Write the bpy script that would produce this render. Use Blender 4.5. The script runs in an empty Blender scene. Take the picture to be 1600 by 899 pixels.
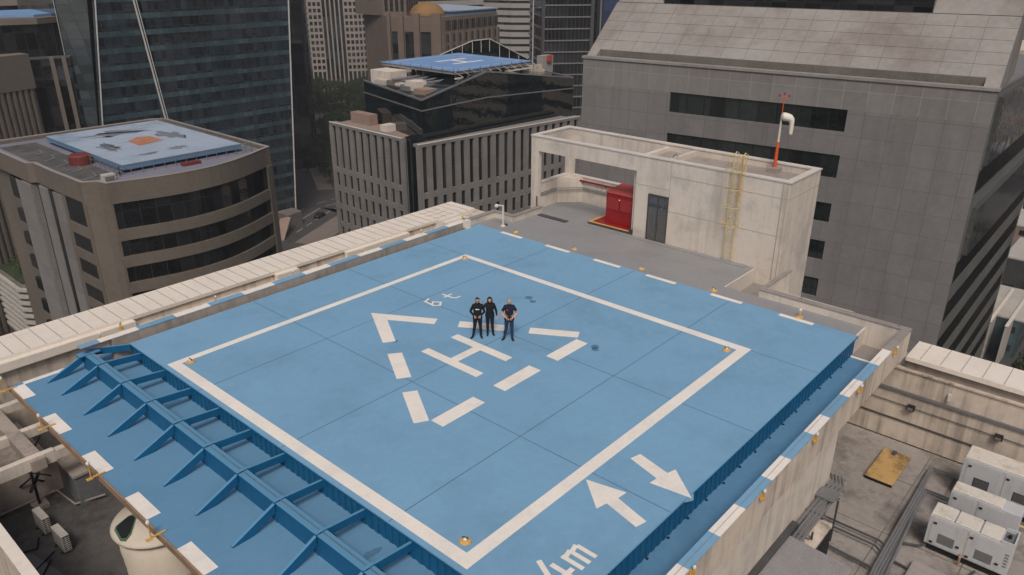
import bpy, bmesh, math, random
from mathutils import Vector, Matrix, Euler
R = math.radians
sc = bpy.context.scene
col = sc.collection
random.seed(7)

# ------------------------------------------------------------------ camera, sky, sun, exposure
cam_d = bpy.data.cameras.new("camera")
cam = bpy.data.objects.new("camera", cam_d)
col.objects.link(cam)
cam.location = (-10.5245, -10.8327, 14.2044)
cam.rotation_euler = (1.16670786, -0.00248571, -0.84432973)
cam_d.sensor_width = 36.0
cam_d.lens = 36.0 * 1200.45 / 1600
cam_d.clip_end = 4000
sc.camera = cam

SUN_EL, SUN_AZ = R(52), R(222)          # azimuth measured from +X towards +Y: the light comes from behind the camera
wd = bpy.data.worlds.new("World")
sc.world = wd
wd.use_nodes = True
wn = wd.node_tree.nodes
sky = wn.new("ShaderNodeTexSky")
sky.sky_type = 'NISHITA'
sky.sun_disc = False
sky.sun_elevation = SUN_EL
sky.sun_rotation = R(90) - SUN_AZ
sky.air_density = 1.0
sky.dust_density = 6.0
sky.ozone_density = 0.6
wn["Background"].inputs[1].default_value = 0.065
wd.node_tree.links.new(sky.outputs[0], wn["Background"].inputs[0])

sd = bpy.data.lights.new("sun", 'SUN')
sd.energy = 1.5
sd.angle = R(18)
sd.color = (1.0, 0.92, 0.84)
so = bpy.data.objects.new("sun", sd)
col.objects.link(so)
sdir = Vector((math.cos(SUN_AZ) * math.cos(SUN_EL), math.sin(SUN_AZ) * math.cos(SUN_EL), math.sin(SUN_EL)))
so.rotation_euler = sdir.to_track_quat('Z', 'Y').to_euler()

sc.view_settings.view_transform = 'Standard'
sc.view_settings.look = 'None'
sc.view_settings.exposure = 0.28
sc.view_settings.gamma = 1.0

# ------------------------------------------------------------------ materials
def _n(nt, t, **k):
    n = nt.nodes.new(t)
    for a, b in k.items():
        setattr(n, a, b)
    return n

def mat(name, c, rough=0.7, var=0.12, scale=1.0, streak=0.0, streak_c=None, spec=0.35, metal=0.0, bump=0.0,
        bscale=30.0, blotch=0.0, blotch_c=(0.05, 0.05, 0.05), blotch_s=0.35, grid=None, gridw=0.02, grid_c=(0.1, 0.1, 0.1),
        gridmix=1.0, panelvar=0.0, ribs=None, dust=None):
    m = bpy.data.materials.new(name)
    m.use_nodes = True
    nt = m.node_tree
    L = nt.links.new
    b = nt.nodes["Principled BSDF"]
    b.inputs["Roughness"].default_value = rough
    b.inputs["Metallic"].default_value = metal
    b.inputs["Specular IOR Level"].default_value = spec
    tc = _n(nt, "ShaderNodeTexCoord")
    P = tc.outputs["Object"]
    base = _n(nt, "ShaderNodeRGB"); base.outputs[0].default_value = (*c, 1)
    out = base.outputs[0]
    def noise(s, det=5, vec=None, rgh=0.6):
        n = _n(nt, "ShaderNodeTexNoise")
        n.inputs["Scale"].default_value = s; n.inputs["Detail"].default_value = det; n.inputs["Roughness"].default_value = rgh
        L(vec or P, n.inputs["Vector"])
        return n.outputs["Fac"]
    def ramp(f, a, b_):
        r = _n(nt, "ShaderNodeMapRange"); r.inputs[1].default_value = a; r.inputs[2].default_value = b_
        L(f, r.inputs[0]); return r.outputs[0]
    def mix(f, a, b_, k=1.0, mode='MIX'):
        x = _n(nt, "ShaderNodeMix", data_type='RGBA', blend_type=mode)
        if isinstance(f, float): x.inputs[0].default_value = f
        else:
            if k != 1.0:
                q = _n(nt, "ShaderNodeMath", operation='MULTIPLY'); L(f, q.inputs[0]); q.inputs[1].default_value = k; f = q.outputs[0]
            L(f, x.inputs[0])
        for s, v in ((6, a), (7, b_)):
            if isinstance(v, tuple): x.inputs[s].default_value = (*v, 1)
            else: L(v, x.inputs[s])
        return x.outputs[2]
    def scaled(v, s):
        g = _n(nt, "ShaderNodeMapping"); g.inputs["Scale"].default_value = s; L(v, g.inputs[0]); return g.outputs[0]
    if var:
        out = mix(ramp(noise(0.45 * scale), .3, .7), out, tuple(x * (1 - 2 * var) for x in c))
        out = mix(ramp(noise(6 * scale, 8), .35, .75), out, tuple(min(1, x * (1 + var)) for x in c), 0.6)
    hv = None
    if grid or panelvar or ribs:
        sp = _n(nt, "ShaderNodeSeparateXYZ"); L(P, sp.inputs[0])
        ad = _n(nt, "ShaderNodeMath", operation='ADD'); L(sp.outputs[0], ad.inputs[0]); L(sp.outputs[1], ad.inputs[1])
        cb = _n(nt, "ShaderNodeCombineXYZ"); L(ad.outputs[0], cb.inputs[0]); L(sp.outputs[2], cb.inputs[1]); hv = cb.outputs[0]
        if grid and len(grid) == 3: hv = P
    if grid:
        br = _n(nt, "ShaderNodeTexBrick"); br.offset = 0.0; br.squash = 1.0
        br.inputs["Scale"].default_value = 1.0; br.inputs["Brick Width"].default_value = grid[0]; br.inputs["Row Height"].default_value = grid[1]
        br.inputs["Mortar Size"].default_value = gridw; br.inputs["Mortar Smooth"].default_value = 0.1
        br.inputs["Color1"].default_value = (1 - panelvar,) * 3 + (1,); br.inputs["Color2"].default_value = (1 + panelvar,) * 3 + (1,)
        br.inputs["Mortar"].default_value = (1, 1, 1, 1)
        L(hv, br.inputs["Vector"])
        if panelvar: out = mix(1.0, out, br.outputs["Color"], mode='MULTIPLY')
        out = mix(br.outputs["Fac"], out, grid_c, gridmix)
    if streak:
        v = scaled(P, (3.2, 3.2, 0.16))
        sc_ = streak_c or tuple(x * 0.45 for x in c)
        q = _n(nt, "ShaderNodeMath", operation='MULTIPLY')
        L(ramp(noise(1.0 * scale, 6, v), .48, .68), q.inputs[0]); L(ramp(noise(0.5 * scale, 4), .36, .56), q.inputs[1])
        out = mix(q.outputs[0], out, sc_, streak)
    if blotch:
        out = mix(ramp(noise(blotch_s * 2, 9, rgh=0.7), .5, .66), out, blotch_c, blotch)
        out = mix(ramp(noise(blotch_s * 9, 9, rgh=0.75), .56, .74), out, blotch_c, blotch * 0.7)
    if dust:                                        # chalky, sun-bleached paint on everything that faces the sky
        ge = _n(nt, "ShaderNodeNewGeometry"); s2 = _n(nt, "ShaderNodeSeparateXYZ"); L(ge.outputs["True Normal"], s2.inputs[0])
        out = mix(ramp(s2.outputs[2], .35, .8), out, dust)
    L(out, b.inputs["Base Color"])
    rr = _n(nt, "ShaderNodeMapRange"); L(noise(2.0, 4), rr.inputs[0])
    rr.inputs[3].default_value = max(0.02, rough - 0.12 * (rough > .2)); rr.inputs[4].default_value = min(1, rough + 0.12 * (rough > .2) + 0.02)
    L(rr.outputs[0], b.inputs["Roughness"])
    if bump:
        bp = _n(nt, "ShaderNodeBump"); bp.inputs["Strength"].default_value = bump; bp.inputs["Distance"].default_value = 0.05
        L(noise(bscale, 3), bp.inputs["Height"]); L(bp.outputs[0], b.inputs["Normal"])
    return m

def glassm(name, c, grid=(1.5, 3.9), gc=(0.02, 0.025, 0.03), wob=0.5, rough=0.05, pv=0.35, gw=0.05, spec=0.8, band=None, metal=0.0):
    """dark facade glass with thin mullions, slightly wavy panes"""
    m = mat(name, c, rough=rough, var=0.25, scale=0.25, spec=spec, grid=grid, gridw=gw, grid_c=gc, panelvar=pv, bump=wob, bscale=0.35, metal=metal)
    for n in m.node_tree.nodes:
        if n.type == 'BUMP': n.inputs["Distance"].default_value = 0.06
    return m

M = {}
M['deck'] = mat('blue_deck_paint', (0.183, 0.354, 0.525), .62, .05, .6, spec=.3, bump=.08, bscale=60, blotch=.8, blotch_c=(.150, .292, .430), blotch_s=.16)
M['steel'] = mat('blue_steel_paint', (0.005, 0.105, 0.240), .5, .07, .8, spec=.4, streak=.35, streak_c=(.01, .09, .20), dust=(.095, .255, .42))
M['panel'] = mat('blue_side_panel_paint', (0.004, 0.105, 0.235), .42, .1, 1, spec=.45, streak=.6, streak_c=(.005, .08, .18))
M['white'] = mat('white_marking_paint', (0.78, 0.735, 0.675), .65, .06, 1.5, bump=.05, blotch=.32, blotch_c=(.50, .50, .50), blotch_s=.6)
M['walkdeck'] = mat('walkway_blue_shaded', (0.105, 0.245, 0.405), .55, .08, .6, spec=.35, blotch=.5, blotch_c=(.07, .17, .29), blotch_s=.25)  # deck blue made darker: the walkway's shade is put into the colour
M['platdeck'] = mat('platform_blue_paint', (0.118, 0.260, 0.410), .6, .06, .6, spec=.3, blotch=.45, blotch_c=(.09, .205, .33), blotch_s=.15)
M['joint'] = mat('joint_sealant', (0.08, 0.16, 0.25), .8, .2, 2)
M['grey'] = mat('grey_roof_coating', (0.262, 0.264, 0.270), .6, .07, .8, blotch=.25, blotch_c=(.16, .16, .165), blotch_s=.2, bump=.1)
M['greyfloor'] = mat('grey_gutter_floor', (0.26, 0.235, 0.22), .8, .12, 1, blotch=.4, blotch_c=(.13, .12, .11), blotch_s=.5)
M['cap'] = mat('grey_capping', (0.30, 0.27, 0.25), .7, .12, 1.5, blotch=.3, blotch_c=(.16, .14, .13), blotch_s=.8)
M['plaster'] = mat('beige_plaster', (0.63, 0.565, 0.495), .85, .06, .7, streak=.6, streak_c=(.33, .29, .26), blotch=.85, blotch_c=(.40, .375, .35), blotch_s=.26, bump=.25, bscale=20)
M['plaster_d'] = mat('dirty_plaster', (0.60, 0.52, 0.44), .9, .08, .8, streak=.9, streak_c=(.20, .175, .15), blotch=.35, blotch_c=(.27, .24, .21), blotch_s=.35, bump=.3, bscale=20)
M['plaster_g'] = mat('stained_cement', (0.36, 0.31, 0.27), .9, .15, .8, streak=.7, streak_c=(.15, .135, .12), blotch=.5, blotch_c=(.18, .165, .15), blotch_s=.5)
M['coping'] = mat('cream_metal_coping', (0.74, 0.675, 0.595), .5, .06, .8, spec=.4, blotch=.2, blotch_c=(.48, .41, .34), blotch_s=.7)
M['seam'] = mat('coping_seam', (0.40, 0.34, 0.28), .7, .1, 2)
M['capline'] = mat('white_metal_trim', (0.62, 0.57, 0.52), .5, .08, 2)
M['roofconc'] = mat('weathered_roof_concrete', (0.31, 0.285, 0.265), .9, .16, .6, blotch=.85, blotch_c=(.095, .08, .07), blotch_s=.22, bump=.4, bscale=12)
M['roofdark'] = mat('black_bitumen_roof', (0.115, 0.11, 0.107), .6, .3, .7, blotch=.7, blotch_c=(.035, .033, .032), blotch_s=.35, bump=.4, bscale=10)
M['phroof'] = mat('dusty_roof_slab', (0.34, 0.30, 0.265), .95, .15, .8, blotch=.7, blotch_c=(.13, .115, .10), blotch_s=.45, bump=.4, bscale=10)
M['red'] = mat('red_paint', (0.27, 0.012, 0.018), .45, .15, 1, spec=.4)
M['darkred'] = mat('dark_red_paint', (.15, .03, .026), .6, .2, .5)
M['redtop'] = mat('faded_red_paint', (0.42, 0.075, 0.06), .6, .15, 1)
M['yellow'] = mat('yellow_paint', (0.60, 0.36, 0.10), .6, .12, 2)
M['ladder'] = mat('worn_yellow_paint', (0.60, 0.47, 0.23), .6, .12, 2)
M['orange'] = mat('orange_paint', (0.66, 0.10, 0.025), .5, .1, 2)
M['sock'] = mat('white_windsock_cloth', (0.72, 0.68, 0.60), .9, .08, 3)
M['redlamp'] = mat('red_lamp_glass', (0.28, 0.05, 0.035), .3, .1, 2)
M['lampg'] = mat('clear_lamp_glass', (0.62, 0.60, 0.57), .15, .05, 2, spec=.6)
M['pipe'] = mat('galvanised_pipe', (0.22, 0.225, 0.235), .4, .15, 2, metal=.3, spec=.5)
M['dpipe'] = mat('dark_pipe', (0.07, 0.07, 0.072), .5, .2, 2)
M['gens'] = mat('pale_grey_steel', (0.46, 0.47, 0.485), .5, .06, 1.5, streak=.4, streak_c=(.3, .29, .28))
M['gtop'] = mat('dirty_pale_steel_top', (0.60, 0.56, 0.50), .65, .1, 1.5, blotch=.5, blotch_c=(.32, .26, .20), blotch_s=.9)
M['black'] = mat('black_metal', (0.015, 0.015, 0.016), .5, .1, 2)
M['grille'] = mat('louvre_grey', (0.16, 0.16, 0.165), .5, .1, 2)
M['ochre'] = mat('ochre_fibre_cover', (0.47, 0.30, 0.12), .75, .15, 1.5, blotch=.8, blotch_c=(.12, .08, .05), blotch_s=.7)
M['tin'] = mat('corrugated_tin', (0.31, 0.30, 0.30), .45, .1, .8, metal=.2, blotch=.3, blotch_c=(.22, .2, .19), blotch_s=.4)
M['tank'] = mat('beige_fibreglass_tank', (0.56, 0.50, 0.42), .55, .06, 1, streak=.35, streak_c=(.36, .30, .23))
M['green'] = mat('green_rim', (0.07, 0.15, 0.09), .6, .1, 2)
M['ac'] = mat('white_unit_casing', (0.60, 0.57, 0.53), .6, .08, 2, blotch=.3, blotch_c=(.38, .34, .3), blotch_s=1.5)
M['ducts'] = mat('grey_duct_casing', (0.16, 0.165, 0.18), .6, .15, 1)
M['doorglass'] = mat('door_glass', (0.10, 0.10, 0.10), .08, .3, 1, spec=.7)
M['doorframe'] = mat('bronze_frame', (0.08, 0.07, 0.065), .4, .1, 2)
M['rust'] = mat('rusty_edge_strip', (0.30, 0.20, 0.13), .8, .2, 3)
# city
M['tan'] = mat('tan_concrete', (0.150, 0.130, 0.108), .85, .14, .25, streak=.35, streak_c=(.12, .10, .085))
M['greyconc'] = mat('grey_granite', (0.215, 0.206, 0.201), .8, .07, .2, streak=.25, grid=(3.2, 1.8), gridw=.02, grid_c=(.15, .145, .14), panelvar=.08)
M['R_conc'] = mat('grey_stone_panels', (0.200, 0.194, 0.193), .75, .12, .25, streak=.3, grid=(1.95, 2.1), gridw=.022, grid_c=(.12, .115, .113), panelvar=.05)
M['R_concl'] = mat('light_stone_panels', (0.222, 0.214, 0.210), .8, .12, .25, streak=.3, grid=(1.95, 2.1), gridw=.024, grid_c=(.30, .285, .27), panelvar=.05)
M['R_slope'] = mat('sloped_stone_roof', (0.285, 0.268, 0.256), .8, .16, .3, streak=.0, blotch=.8, blotch_c=(.17, .145, .125), blotch_s=.05, panelvar=0)
M['R_side'] = mat('dark_side_stone', (0.13, 0.13, 0.126), .6, .1, .3, grid=(2.2, 2.1), gridw=.02, grid_c=(.1, .1, .1), panelvar=.06)
M['glass'] = glassm('dark_glass', (0.022, 0.022, 0.023), pv=.85)
M['glassB'] = glassm('teal_tower_glass', (0.022, 0.030, 0.038), grid=(1.45, 3.9), gw=.06, gc=(.03, .04, .045), wob=.7, pv=.6)
M['spandB'] = glassm('teal_spandrel_glass', (0.055, 0.088, 0.105), grid=(1.45, 50), gw=.06, gc=(.02, .05, .055), wob=.4, rough=.15, pv=.25)
M['glassA'] = glassm('black_ribbon_glass', (0.010, 0.011, 0.012), pv=.7)
M['glassBl'] = glassm('grey_tower_glass', (0.05, 0.062, 0.07), grid=(1.45, 1.95), gw=.05, gc=(.03, .04, .045), wob=.6, rough=.1)
M['glassD'] = glassm('black_block_glass', (0.006, 0.011, 0.013), grid=(1.6, 2.0), gw=.03, gc=(.012, .02, .022), wob=.35, rough=.03, spec=1.0)
M['glassK'] = glassm('blue_mirror_glass', (0.03, 0.045, 0.10), grid=(1.5, 3.8), wob=1.0, rough=.05, pv=.5)
M['mirror'] = glassm('mirrored_bay_glass', (0.35, 0.36, 0.36), grid=(2.2, 4.2), gw=.04, gc=(.2, .2, .2), wob=.9, rough=.04, pv=.1, metal=.85)
M['line'] = mat('white_mullion', (0.50, 0.50, 0.49), .4, .05, 1)
M['beigetower'] = mat('beige_tower_stone', (0.27, 0.24, 0.215), .8, .05, .1)
M['palestone'] = mat('pale_band_stone', (0.30, 0.285, 0.275), .8, .05, .1)
M['brownstone'] = mat('brown_tower_stone', (0.165, 0.128, 0.107), .8, .1, .1, grid=(3, 3.6), gridw=.05, grid_c=(.15, .11, .09), panelvar=.06)
M['gold'] = mat('ochre_ribbed_dome', (0.26, 0.15, 0.06), .75, .15, .3)
M['padblue'] = mat('bright_blue_helipad', (0.16, 0.29, 0.52), .6, .08, .3, blotch=.2, blotch_c=(.45, .52, .62), blotch_s=.12)
M['padpale'] = mat('peeling_pale_helipad', (0.32, 0.39, 0.48), .7, .08, .3, blotch=.75, blotch_c=(.15, .20, .29), blotch_s=.045)
M['padpatch'] = mat('bare_pad_patch', (0.17, 0.185, 0.225), .8, .25, 1)
M['padside'] = mat('blue_helipad_side', (0.10, 0.20, 0.34), .6, .1, .5)
M['padorange'] = mat('faded_orange_paint', (0.42, 0.17, 0.09), .7, .15, .8, blotch=.5, blotch_c=(.35, .33, .36), blotch_s=.2)
M['lilac'] = mat('lilac_roof_coating', (0.20, 0.20, 0.25), .7, .12, .4)
M['junk'] = mat('rooftop_clutter_grey', (0.17, 0.155, 0.14), .8, .25, 1)
M['terra'] = mat('pinkish_roof_tile', (0.30, 0.215, 0.18), .85, .15, .5)
M['clay'] = mat('clay_tile_roof', (0.32, 0.12, 0.07), .85, .15, .5)
M['asphalt'] = mat('asphalt', (0.060, 0.058, 0.058), .85, .12, .3)
M['pave'] = mat('pavement', (0.185, 0.16, 0.14), .9, .12, .5)
M['ground'] = mat('city_ground', (0.07, 0.066, 0.06), .95, .3, .15, blotch=.3, blotch_c=(.035, .04, .025), blotch_s=.02)
M['roadline'] = mat('road_paint', (0.42, 0.41, 0.39), .8, .1, 1)
M['grass'] = mat('lawn', (0.035, 0.055, 0.02), .95, .3, .5)
M['bark'] = mat('bark', (0.10, 0.08, 0.06), .9, .2, 2)
M['leaf'] = mat('leaf', (0.030, 0.043, 0.021), .8, .35, .5, spec=.1)
M['leaf2'] = mat('leaf_light', (0.050, 0.064, 0.028), .8, .35, .5, spec=.1)
M['render'] = mat('painted_render', (0.42, 0.40, 0.37), .9, .1, .3, streak=.3)
M['tire'] = mat('tyre_rubber', (0.02, 0.02, 0.02), .9, .1, 3)
for k, c in dict(car_white=(.55, .55, .54), car_black=(.02, .02, .022), car_silver=(.32, .33, .34), car_red=(.25, .03, .02)).items():
    M[k] = mat(k + '_paint', c, .3, .03, 1, spec=.6)
# people
M['skin'] = mat('skin', (0.52, 0.30, 0.21), .6, .05, 8)
M['hair'] = mat('dark_hair', (0.03, 0.02, 0.016), .7, .1, 8)
M['blackcloth'] = mat('black_cloth', (0.011, 0.012, 0.016), .9, .2, 6)
M['navycloth'] = mat('navy_cloth', (0.012, 0.016, 0.032), .9, .2, 6)
M['jeans'] = mat('dark_denim', (0.020, 0.040, 0.085), .9, .25, 6)
M['lens'] = mat('dark_lens', (0.012, 0.012, 0.014), .2, 0, 2)
M['eye'] = mat('eye_white', (0.6, 0.58, 0.55), .4, 0, 2)
M['lips'] = mat('lips', (0.38, 0.14, 0.11), .6, 0, 2)
M['shoe'] = mat('black_leather', (0.014, 0.013, 0.013), .5, .1, 4)
M['logo_red'] = mat('red_print', (0.45, 0.03, 0.05), .7, 0, 2)
M['logo_white'] = mat('white_print', (0.7, 0.7, 0.7), .7, 0, 2)

# ------------------------------------------------------------------ mesh helpers
class MB:
    def __init__(s): s.v = []; s.f = []
    def add(s, vs, fs):
        o = len(s.v); s.v += [tuple(v) for v in vs]; s.f += [tuple(i + o for i in f) for f in fs]; return s
    def box(s, x0, x1, y0, y1, z0, z1):
        return s.add([(x0, y0, z0), (x1, y0, z0), (x1, y1, z0), (x0, y1, z0), (x0, y0, z1), (x1, y0, z1), (x1, y1, z1), (x0, y1, z1)],
                     [(3, 2, 1, 0), (4, 5, 6, 7), (0, 1, 5, 4), (1, 2, 6, 5), (2, 3, 7, 6), (3, 0, 4, 7)])
    def hexa(s, p):
        return s.add(p, [(3, 2, 1, 0), (4, 5, 6, 7), (0, 1, 5, 4), (1, 2, 6, 5), (2, 3, 7, 6), (3, 0, 4, 7)])
    def prism(s, poly, z0, z1, top=None):
        n = len(poly); top = top or poly
        zt = z1 if isinstance(z1, (list, tuple)) else [z1] * n
        vs = [(p[0], p[1], z0) for p in poly] + [(p[0], p[1], z) for p, z in zip(top, zt)]
        return s.add(vs, [tuple(range(n - 1, -1, -1)), tuple(range(n, 2 * n))] + [(i, (i + 1) % n, n + (i + 1) % n, n + i) for i in range(n)])
    def fbox(s, A, B, s0, s1, d0, d1, z0, z1):
        """box in the frame of a facade A->B, d outward (to the right of A->B)"""
        A = Vector(A[:2]); B = Vector(B[:2]); u = (B - A).normalized(); n = Vector((u.y, -u.x))
        q = [A + u * a + n * d for a, d in ((s0, d1), (s1, d1), (s1, d0), (s0, d0))]
        return s.hexa([(p.x, p.y, z) for z in (z0, z1) for p in q])
    def tube(s, pts, r, n=8, cap=True):
        pts = [Vector(p) for p in pts]; rs = r if isinstance(r, (list, tuple)) else [r] * len(pts)
        vs = []; fs = []
        for i, p in enumerate(pts):
            d = (pts[min(i + 1, len(pts) - 1)] - pts[max(i - 1, 0)]).normalized()
            a = d.orthogonal().normalized() if i == 0 else (pa - d * pa.dot(d)).normalized()
            pa = a; b = d.cross(a)
            vs += [p + (a * math.cos(t) + b * math.sin(t)) * rs[i] for t in [k * 2 * math.pi / n for k in range(n)]]
        for i in range(len(pts) - 1):
            for k in range(n):
                fs.append((i * n + k, i * n + (k + 1) % n, (i + 1) * n + (k + 1) % n, (i + 1) * n + k))
        if cap: fs += [tuple(range(n - 1, -1, -1)), tuple(range((len(pts) - 1) * n, len(pts) * n))]
        return s.add(vs, fs)
    def bar(s, p, q, w, h, up=(0, 0, 1)):
        p = Vector(p); q = Vector(q); d = (q - p).normalized(); sd_ = d.cross(Vector(up)).normalized(); u = sd_.cross(d)
        c = [(-w / 2, -h / 2), (w / 2, -h / 2), (w / 2, h / 2), (-w / 2, h / 2)]
        a = [p + sd_ * x + u * y for x, y in c]; b = [q + sd_ * x + u * y for x, y in c]
        return s.add(a + b, [(0, 1, 2, 3), (7, 6, 5, 4), (1, 0, 4, 5), (2, 1, 5, 6), (3, 2, 6, 7), (0, 3, 7, 4)])
    def lathe(s, c, prof, n=24, cap=True):
        vs = [(c[0] + r * math.cos(2 * math.pi * k / n), c[1] + r * math.sin(2 * math.pi * k / n), c[2] + z) for r, z in prof for k in range(n)]
        fs = [(i * n + k, i * n + (k + 1) % n, (i + 1) * n + (k + 1) % n, (i + 1) * n + k) for i in range(len(prof) - 1) for k in range(n)]
        if cap: fs += [tuple(range(n - 1, -1, -1)), tuple(range((len(prof) - 1) * n, len(prof) * n))]
        return s.add(vs, fs)
    def ball(s, c, r, n=10, m=7, sc_=(1, 1, 1)):
        prof = [(r * math.sin(math.pi * i / m), -r * math.cos(math.pi * i / m)) for i in range(m + 1)]
        prof[0] = (r * .02, -r); prof[-1] = (r * .02, r)
        o = len(s.v); s.lathe((0, 0, 0), prof, n)
        for i in range(o, len(s.v)):
            x, y, z = s.v[i]; s.v[i] = (c[0] + x * sc_[0], c[1] + y * sc_[1], c[2] + z * sc_[2])
        return s
    def poly(s, pts, z, t=0.004):
        """flat painted sheet with a little thickness; pts counter-clockwise or not"""
        a = sum(pts[i][0] * pts[(i + 1) % len(pts)][1] - pts[(i + 1) % len(pts)][0] * pts[i][1] for i in range(len(pts)))
        if a < 0: pts = pts[::-1]
        return s.prism(pts, z, z + t)
    def build(s, name, m, parent=None, bevel=0.0, smooth=False):
        me = bpy.data.meshes.new(name)
        off = Vector((0, 0, 0)); p = parent
        if p is not None: off = Vector(ORG.get(p.name, (0, 0, 0)))
        me.from_pydata([Vector(v) - off for v in s.v], [], s.f)
        me.materials.append(M[m] if isinstance(m, str) else m)
        if smooth:
            for f in me.polygons: f.use_smooth = True
        o = bpy.data.objects.new(name, me); col.objects.link(o)
        if parent is not None: o.parent = parent; ORG[o.name] = tuple(off)
        if bevel:
            b = o.modifiers.new("bevel", 'BEVEL'); b.width = bevel; b.segments = 2; b.limit_method = 'ANGLE'
        return o
ORG = {}
def tag(o, label=None, cat=None, group=None, kind=None):
    for k, v in (('label', label), ('category', cat), ('group', group), ('kind', kind)):
        if v: o[k] = v
    return o
def thing(name, label, cat, loc=(0, 0, 0), group=None, rz=0.0, local=False):
    o = bpy.data.objects.new(name, None); col.objects.link(o)
    o.empty_display_size = 0.3
    o.location = loc; o.rotation_euler = (0, 0, rz)
    ORG[o.name] = (0, 0, 0) if local else tuple(loc)
    return tag(o, label, cat, group)
def copy_tree(o, parent=None):
    c = o.copy(); col.objects.link(c)
    if parent is not None: c.parent = parent
    for ch in list(o.children): copy_tree(ch, c)
    return c
def place(proto, first, loc, rz, label, group=None):
    o = proto if first else copy_tree(proto)
    o.location = loc; o.rotation_euler = (0, 0, rz); o['label'] = label
    if group: o['group'] = group
    return o
def strokes(mb, lines, w, z):
    for a, b in lines:
        a = Vector(a); b = Vector(b); d = (b - a).normalized(); n = Vector((-d.y, d.x)) * w / 2; e = d * w / 2
        mb.poly([tuple(a - e - n), tuple(b + e - n), tuple(b + e + n), tuple(a - e + n)], z); z += .0012

#==BODY==
# ------------------------------------------------------------------ ground and roads
GZ = -60.0
g = MB().poly([(-900, -700), (1600, -700), (1600, 1900), (-900, 1900)], GZ - 0.5, 0.5).build("ground", 'ground'); tag(g, kind='structure')
def strip(mb, pts, w, z, t=0.004):
    for a, b in zip(pts[:-1], pts[1:]):
        a = Vector(a); b = Vector(b); n = (b - a).normalized(); n = Vector((-n.y, n.x)) * w / 2
        mb.poly([tuple(a - n), tuple(b - n), tuple(b + n), tuple(a + n)], z, t)
road_a = [(20, 176), (104, 182), (127, 194), (170, 196), (420, 205)]
m = MB(); strip(m, road_a, 19, GZ + .02)
strip(m, [(128, 196), (160, 262), (240, 348), (330, 470), (420, 640)], 16, GZ + .026)
strip(m, [(44, -200), (46, 60), (47, 178)], 15, GZ + .032)
strip(m, [(100, 22), (170, 8), (280, 22), (520, 60)], 13, GZ + .02)
strip(m, [(140, -300), (135, 60), (140, 190)], 12, GZ + .038)
tag(m.build("road", 'asphalt'), kind='structure')
m = MB()
strip(m, [(20, 188), (104, 194.4), (118, 201)], 5, GZ, .12)
strip(m, [(104, 168), (128, 180), (170, 183)], 8, GZ, .12)
strip(m, [(141, 210), (170, 262), (250, 345), (338, 462)], 6, GZ, .12)
strip(m, [(100, 12), (170, -2), (280, 12)], 4, GZ, .12)
tag(m.build("pavement", 'pave'), kind='structure')
m = MB()
for off in (-4.5, 0, 4.5):
    for a, b in zip(road_a[:-1], road_a[1:]):
        a = Vector(a); b = Vector(b); d = (b - a); L_ = d.length; d.normalize(); n = Vector((-d.y, d.x)) * off
        k = 2.0
        while k < L_ - 3:
            p = a + d * k + n; q = p + d * (3.5 if off else 5.6)
            strip(m, [p, q], .22, GZ + .045); k += 6.0
tag(m.build("road_markings", 'roadline'), kind='structure')
m = MB()
for P in ([(152, 205), (300, 210), (330, 440), (262, 340), (180, 258)], [(60, 60), (120, 60), (120, 78), (60, 80)]):
    m.poly(P, GZ + .01, .06)
tag(m.build("lawn", 'grass'), kind='structure')

# ------------------------------------------------------------------ the host tower that carries the helipad
host = thing("host_tower", "cream office tower roof that carries the blue helipad, seen from above", "building", (8, 2, GZ))
m = MB()
m.box(-7.25, 23.1, -20, 24.3, GZ, -5.0)
m.build("wall", 'plaster', host)
for k in range(13):
    z = GZ + 4 + k * 4
    MB().box(-7.35, 23.2, -20.1, 24.4, z, z + 1.7).build("window_band", 'glass', host)
MB().box(-7.0, 21.4, -20, -4.2, -5.0, -4.9).build("roof_floor", 'roofconc', host)
MB().box(14.0, 21.4, -4.2, -1.2, -5.0, -4.898).build("roof_floor", 'roofconc', host)
MB().box(-7.1, -0.6, -4.0, 22.3, -5.0, -4.2).build("roof_floor", 'roofdark', host)
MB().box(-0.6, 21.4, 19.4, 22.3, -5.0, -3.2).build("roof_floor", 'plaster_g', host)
MB().box(-0.6, 24.3, -1.2, 19.05, -5.0, -0.84).build("roof_core", 'plaster_d', host)
# expansion joints of the right-hand roof
m = MB()
for x in (11.3, 15.0, 18.6): m.box(x - .02, x + .02, -14, -4.6, -4.9, -4.893)
for y in (-6.2, -8.8): m.box(10, 21.2, y - .02, y + .02, -4.9, -4.8925)
m.build("roof_joint", 'junk', host)
# penthouse rear structure below deck level
MB().box(24.45, 27.85, 2.7, 18.5, GZ, -8.0).build("wall", 'plaster', host)

# ------------------------------------------------------------------ helipad deck
deck = thing("helipad_deck", "square blue rooftop helipad with white H, triangle and border line", "helipad", (10, 8, 0))
MB().box(-0.17, 20.05, -2.72, 18.85, -0.05, 0).build("deck_slab", 'deck', deck)
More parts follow.
